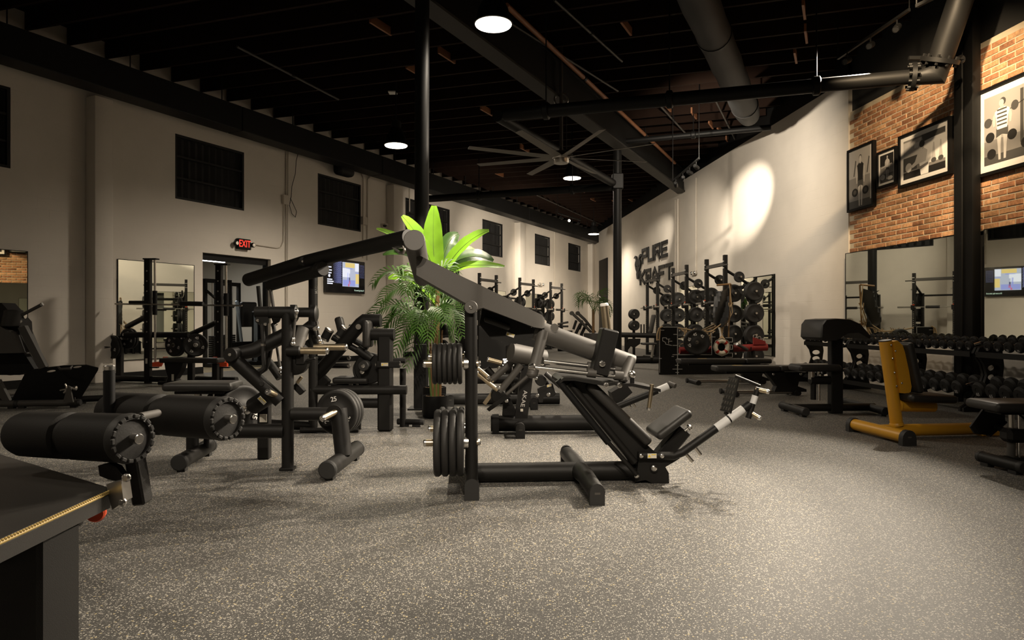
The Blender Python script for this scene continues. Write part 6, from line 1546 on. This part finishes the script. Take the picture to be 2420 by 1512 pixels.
for y, a, b in ((780, 1558, 1569), (790, 1592, 1601), (816, 1590, 1601), (838, 1590, 1603), (847, 1558, 1563), (850, 1597, 1603), (863, 1596, 1604), (872, 1590, 1612), (880, 1597, 1604), (842, 1588, 1592)): chalk([(a, y), (b, y)])
chalk([(1587, 816), (1573, 813), (1573, 809), (1566, 805), (1566, 798), (1575, 798), (1575, 801), (1583, 801)]); chalk([(1580, 801), (1580, 811)]); chalk([(1580, 806), (1588, 806)])
chalk([(1603, 838), (1682, 838)], .02); chalk([(1682, 787), (1682, 838)], .02); chalk([(1682, 796), (1690, 796)], .02)
for y in (798, 815, 834): chalk([(1715, y), (1731, y), (1731, y + 10), (1715, y + 10)], .02)
t.tube('rope_loop', [p(x, y, -.03) for x, y in ((1566, 771), (1557, 776), (1553, 790), (1553, 803), (1558, 803), (1559, 790), (1560, 777))], .016, M['rope'])
Q = fr.w(fr.uv(p(1642, 808, -.16))[0], -.16, 0)
# big plate leaning in a stand at the ship's side
c = p(1645, 808, .0) ; c.y -= .05
plate(c, V((-.10, -1, 0)), .285, .11, 'big black bumper plate with four white 45 marks on the plywood ship', None, '45', (20, 75, 130, 335), turn=1)
t2 = T('plate_stand', 'dark stand holding the big numbered plate beside the plywood ship', 'stand', V((c.x, c.y + .2, 0)))
t2.tube('axle', [c + V((.02, .35, 0)), c + V((0, -.09, 0))], .024, M['steel']); t2.tube('post', [c + V((.02, .30, 0)), V((c.x + .02, c.y + .30, 0))], .04, M['coat'])
# life ring
c = p(1705, 820, -.05); t = T('life_ring', 'small white life ring with red bands hanging on the plywood ship', 'life ring', c)
Rr, rr = rp(14.2, c.y), rp(4.9, c.y)
for k in range(4):
    a = PI / 4 + k * PI / 2; t.part('red_band', MB().torus(c, N, Rr, rr * 1.04, 5, 12, a - .2, a + .2), M['red']); t.part('white_arc', MB().torus(c, N, Rr, rr, 10, 12, a + .2, a + PI / 2 - .2), M['ring_white'])
rope = [c + U * math.cos(a) * Rr * (1.38 if k % 2 else 1.48) + Z1 * math.sin(a) * Rr * (1.38 if k % 2 else 1.48) - N * .02 for k, a in enumerate([2 * PI * q / 16 for q in range(17)])]
t.tube('grab_rope', rope, .010, M['cord'], seg=6)
# net and ropes
t = T('rope_net', 'tangled tan rope net draped over the plywood ship', 'net', p(1690, 785, .2)); m = MB(); rr_ = random.Random(5)
hub = p(1706, 792, .1)
for k in range(26):
    a = p(1605 + k * 3.4, 775 + 3 * math.sin(k) + k * .3, .1 + .4 * rr_.random()); e = p(1604 + rr_.random() * 80, 792 + rr_.random() * 22, .1 + .3 * rr_.random()); mid = a.lerp(e, .5) - Z1 * .06
    m.tube([a, mid, e], .0075, seg=5)
for k in range(9): m.tube([p(1702 + k * 1.2, 765 + rr_.random() * 6, .15), hub, p(1697 + k * 2.2, 800 + 4 * rr_.random(), -.06)], .008, seg=5)
for k in range(14):
    a = p(1660 + 4.5 * k, 778 - k * .9 + rr_.random() * 4, .3); m.tube([a, p(1690 + rr_.random() * 30, 768 - rr_.random() * 10, .2)], .008, seg=5)
m.tube([p(1603, 775, .05), p(1640, 781, .0), p(1680, 784, .05), p(1712, 760, .1), p(1720, 735, .1), p(1731, 715, .1)], .016, seg=8)
o = t.part('strands', m, M['rope']); o['kind'] = 'stuff'
# flag figure
t = T('black_flag', 'torn black flag hanging from a short pole above the rope net', 'flag', p(1705, 700, .1))
t.tube('pole', [p(1694, 674, .1), p(1727, 671, .1)], .022, M['stem'], seg=10)
t.tube('mast', [p(1727, 671, .12), p(1722, 780, .12), V((p(1722, 780, .12).x, p(1722, 780, .12).y, 0))], .018, M['stem'], seg=8)
for a in ((1724, 672, 1731, 738, 1718, 765), (1722, 715, 1726, 740, 1722, 762)): t.tube('line', [p(a[0], a[1], .08), p(a[2], a[3], .06), p(a[4], a[5], .08)], .010, M['rope'], seg=6)
outl = [(1683, 1719, 680), (1686, 1720, 690), (1688, 1722, 700), (1688, 1724, 712), (1686, 1724, 725), (1685, 1723, 738), (1685, 1721, 750), (1686, 1718, 760), (1690, 1714, 768), (1698, 1709, 773)]
vs = []; nC = 9
for i, (x0, x1, y) in enumerate(outl):
    for j in range(nC):
        k = j / (nC - 1); dip = (8 * math.sin(PI * k) if i == 0 else 0); q = p(x0 + (x1 - x0) * k, y + dip + (4 if i == 0 and j < 2 else 0), .08 + .07 * math.sin(k * 7 + i * .7)); vs += [q, q + N * .012]
fs = []
for i in range(len(outl) - 1):
    for j in range(nC - 1):
        a = (i * nC + j) * 2; b = a + 2; c_ = a + nC * 2; d_ = c_ + 2; fs += [(a, b, d_, c_), (a + 1, c_ + 1, d_ + 1, b + 1)]
t.part('cloth', MB().add(vs, fs), M['cloth_black'])
# red machine tube
B = g(1770, 880); fr = Fr(B.to_2d(), (1, .05)); p = fr.p; U, N = fr.U, fr.N
t = T('red_tube_machine', 'dark red tube machine with three ring holders beside the mirror', 'gym machine', fr.w(0, 0, 0))
t.tube('main_tube', [p(1606, 828), p(1740, 823), p(1812, 820)], [.075, .08, .085], M['darkred'], seg=18)
t.poly('ring_bracket', [p(x, y, -.06) for x, y in ((1780, 797), (1808, 806), (1809, 814), (1780, 814))], N * .05, M['darkred'])
for x, y in ((1784, 795), (1794, 799), (1803, 804)): t.part('ring', MB().torus(p(x, y, -.07), N, .038, .011, 18, 8), M['steel'])
pin(t, p(1766, 826, -.06), p(1742, 813, -.25), .035, 'coat_grey'); t.part('slot', MB().box(p(1775, 824, -.085), (.012, .003, .04), (U, N, Z1)), M['black'])
for x in (1640, 1780): t.tube('leg', [p(x, 826), V((p(x, 826).x, p(x, 826).y, 0))], .05, M['coat'])

# ================================================================ far gear between the columns
B = g(1498, 856); fr = Fr(B.to_2d(), (1, .05)); p = fr.p; U, N = fr.U, fr.N
t = T('plate_tree', 'far black plate tree beside the thin column', 'stand', fr.w(0, 0, 0))
t.tube('post', [fr.w(0, 0, .05), p(1498, 738)], .04, M['coat']); t.tube('foot_tube', [fr.w(-.35, 0, .045), fr.w(.55, 0, .045)], .045, M['coat']); t.tube('foot_tube', [fr.w(0, -.3, .045), fr.w(0, .3, .045)], .045, M['coat'])
for q, (x, y) in enumerate(((1499, 742), (1499, 769))):
    t.tube('plate_peg', [p(x, y, .1), p(x, y, -.25)], .024, M['steel'])
    for k in range(3): plate(p(x - k * 1.4, y, -.08 - .07 * (2 - k) * 0 + .0) + V((0, .06 * k - .10, 0)), V((.2, -1, 0)), .14, .05, '%s plate on the %s peg of the far plate tree' % (('front', 'middle', 'rear')[k], ('upper', 'lower')[q]), 'plates on the far plate tree', small=True)
B = g(1530, 858); fr = Fr(B.to_2d(), (1, .03)); p = fr.p; U, N = fr.U, fr.N
t = T('far_glute_bench', 'far black machine with a long beam and round stool pad behind the column', 'gym machine', fr.w(0, 0, 0))
t.tube('long_beam', [p(1468, 791), p(1554, 793)], .07, M['coat']); t.tube('low_beam', [fr.w(-.8, 0, .10), fr.w(.3, 0, .10)], .10, M['coat']); t.pad('stool_pad', p(1533, 812, -.2), (.20, .16, .03), (U, N, Z1), M['leather'], .028)
t.tube('stool_post', [p(1545, 812, -.2), p(1540, 845, -.2)], .035, M['steel']); cap_foot(t, g(1523, 846), g(1552, 850), .04)
t.poly('frame_plate', [p(x, y) for x, y in ((1486, 800), (1513, 800), (1512, 812), (1498, 822), (1490, 818), (1484, 826), (1476, 822))], N * .1, M['coat']); t.pad('back_pad', p(1541, 765, .2), (.04, .16, .26), axes_from(V((1, 0, -.2)), V((.2, 0, 1))), M['leather'], .03)
for x in (1480, 1550): t.tube('leg', [p(x, 792), V((p(x, 792).x, p(x, 792).y, 0))], .05, M['coat'])
for x in (1515, 1522): t.cyl('upright_peg', p(x, 790), p(x, 766), .02, M['coat'])
B = g(1375, 830); fr = Fr(B.to_2d(), (1, .1)); p = fr.p; U, N = fr.U, fr.N
t = T('far_arm_machine', 'far black machine with two raised flat arms in front of the far palm', 'gym machine', fr.w(0, 0, 0))
for dx, v_ in ((0, 0), (14, .3)):
    t.tube('flat_arm', [p(1352 + dx, 740, v_), p(1368 + dx, 755, v_), p(1398 + dx * .6, 786, v_)], .055, M['coat_grey'], flat=.5); t.part('arm_eye', MB().lathe(p(1352 + dx, 740, v_ - .06), N, [(.08, 0), (.08, .12)], 16), M['coat_grey'])
    t.tube('arm_post', [p(1362 + dx, 757, v_), p(1355 + dx, 778, v_)], .05, M['coat']); t.tube('strut', [p(1372 + dx, 765, v_), p(1360 + dx, 790, v_), V((p(1360 + dx, 790, v_).x, p(1360 + dx, 790, v_).y, 0))], .06, M['coat'])
for y in (763, 768): t.tube('brown_handle', [p(1318, y + 3, .2), p(1343, y - 2 + (y - 763), .2)], .04, M['coat_grey'])
t.tube('handle_post', [p(1325, 766, .2), V((p(1325, 766, .2).x, p(1325, 766, .2).y, 0))], .05, M['coat'])
t.tube('base_beam', [fr.w(-.9, .2, .06), fr.w(.5, .2, .06)], .06, M['coat'])

# ================================================================ spots that light the place
spot('plant_spot', W(1030, 130, 7.4), W(1030, 610, Yb_), 260, 34, .6)
spot('brick_wash', V((4.3, 7.6, 5.7)), RW.p(2215, 330), 520, 54, .8, (1, .74, .45))
spot('brick_wash', V((4.3, 6.0, 5.7)), RW.p(2390, 330), 400, 50, .9, (1, .74, .45))
spot('letter_spot', W(1560, 430, 22), RW.p(1500, 700), 420, 40, .8)
spot('letter_spot', W(1500, 430, 17), RW.p(1650, 600), 300, 60, 1.0)
spot('far_spot', W(1290, 560, 24.5), lp(1320, 690), 420, 55, .7)
spot('far_spot', W(1230, 540, 21), lp(1225, 640), 400, 70, .8)
spot('far_spot', W(1150, 520, 18), lp(1120, 600), 240, 75, .9)
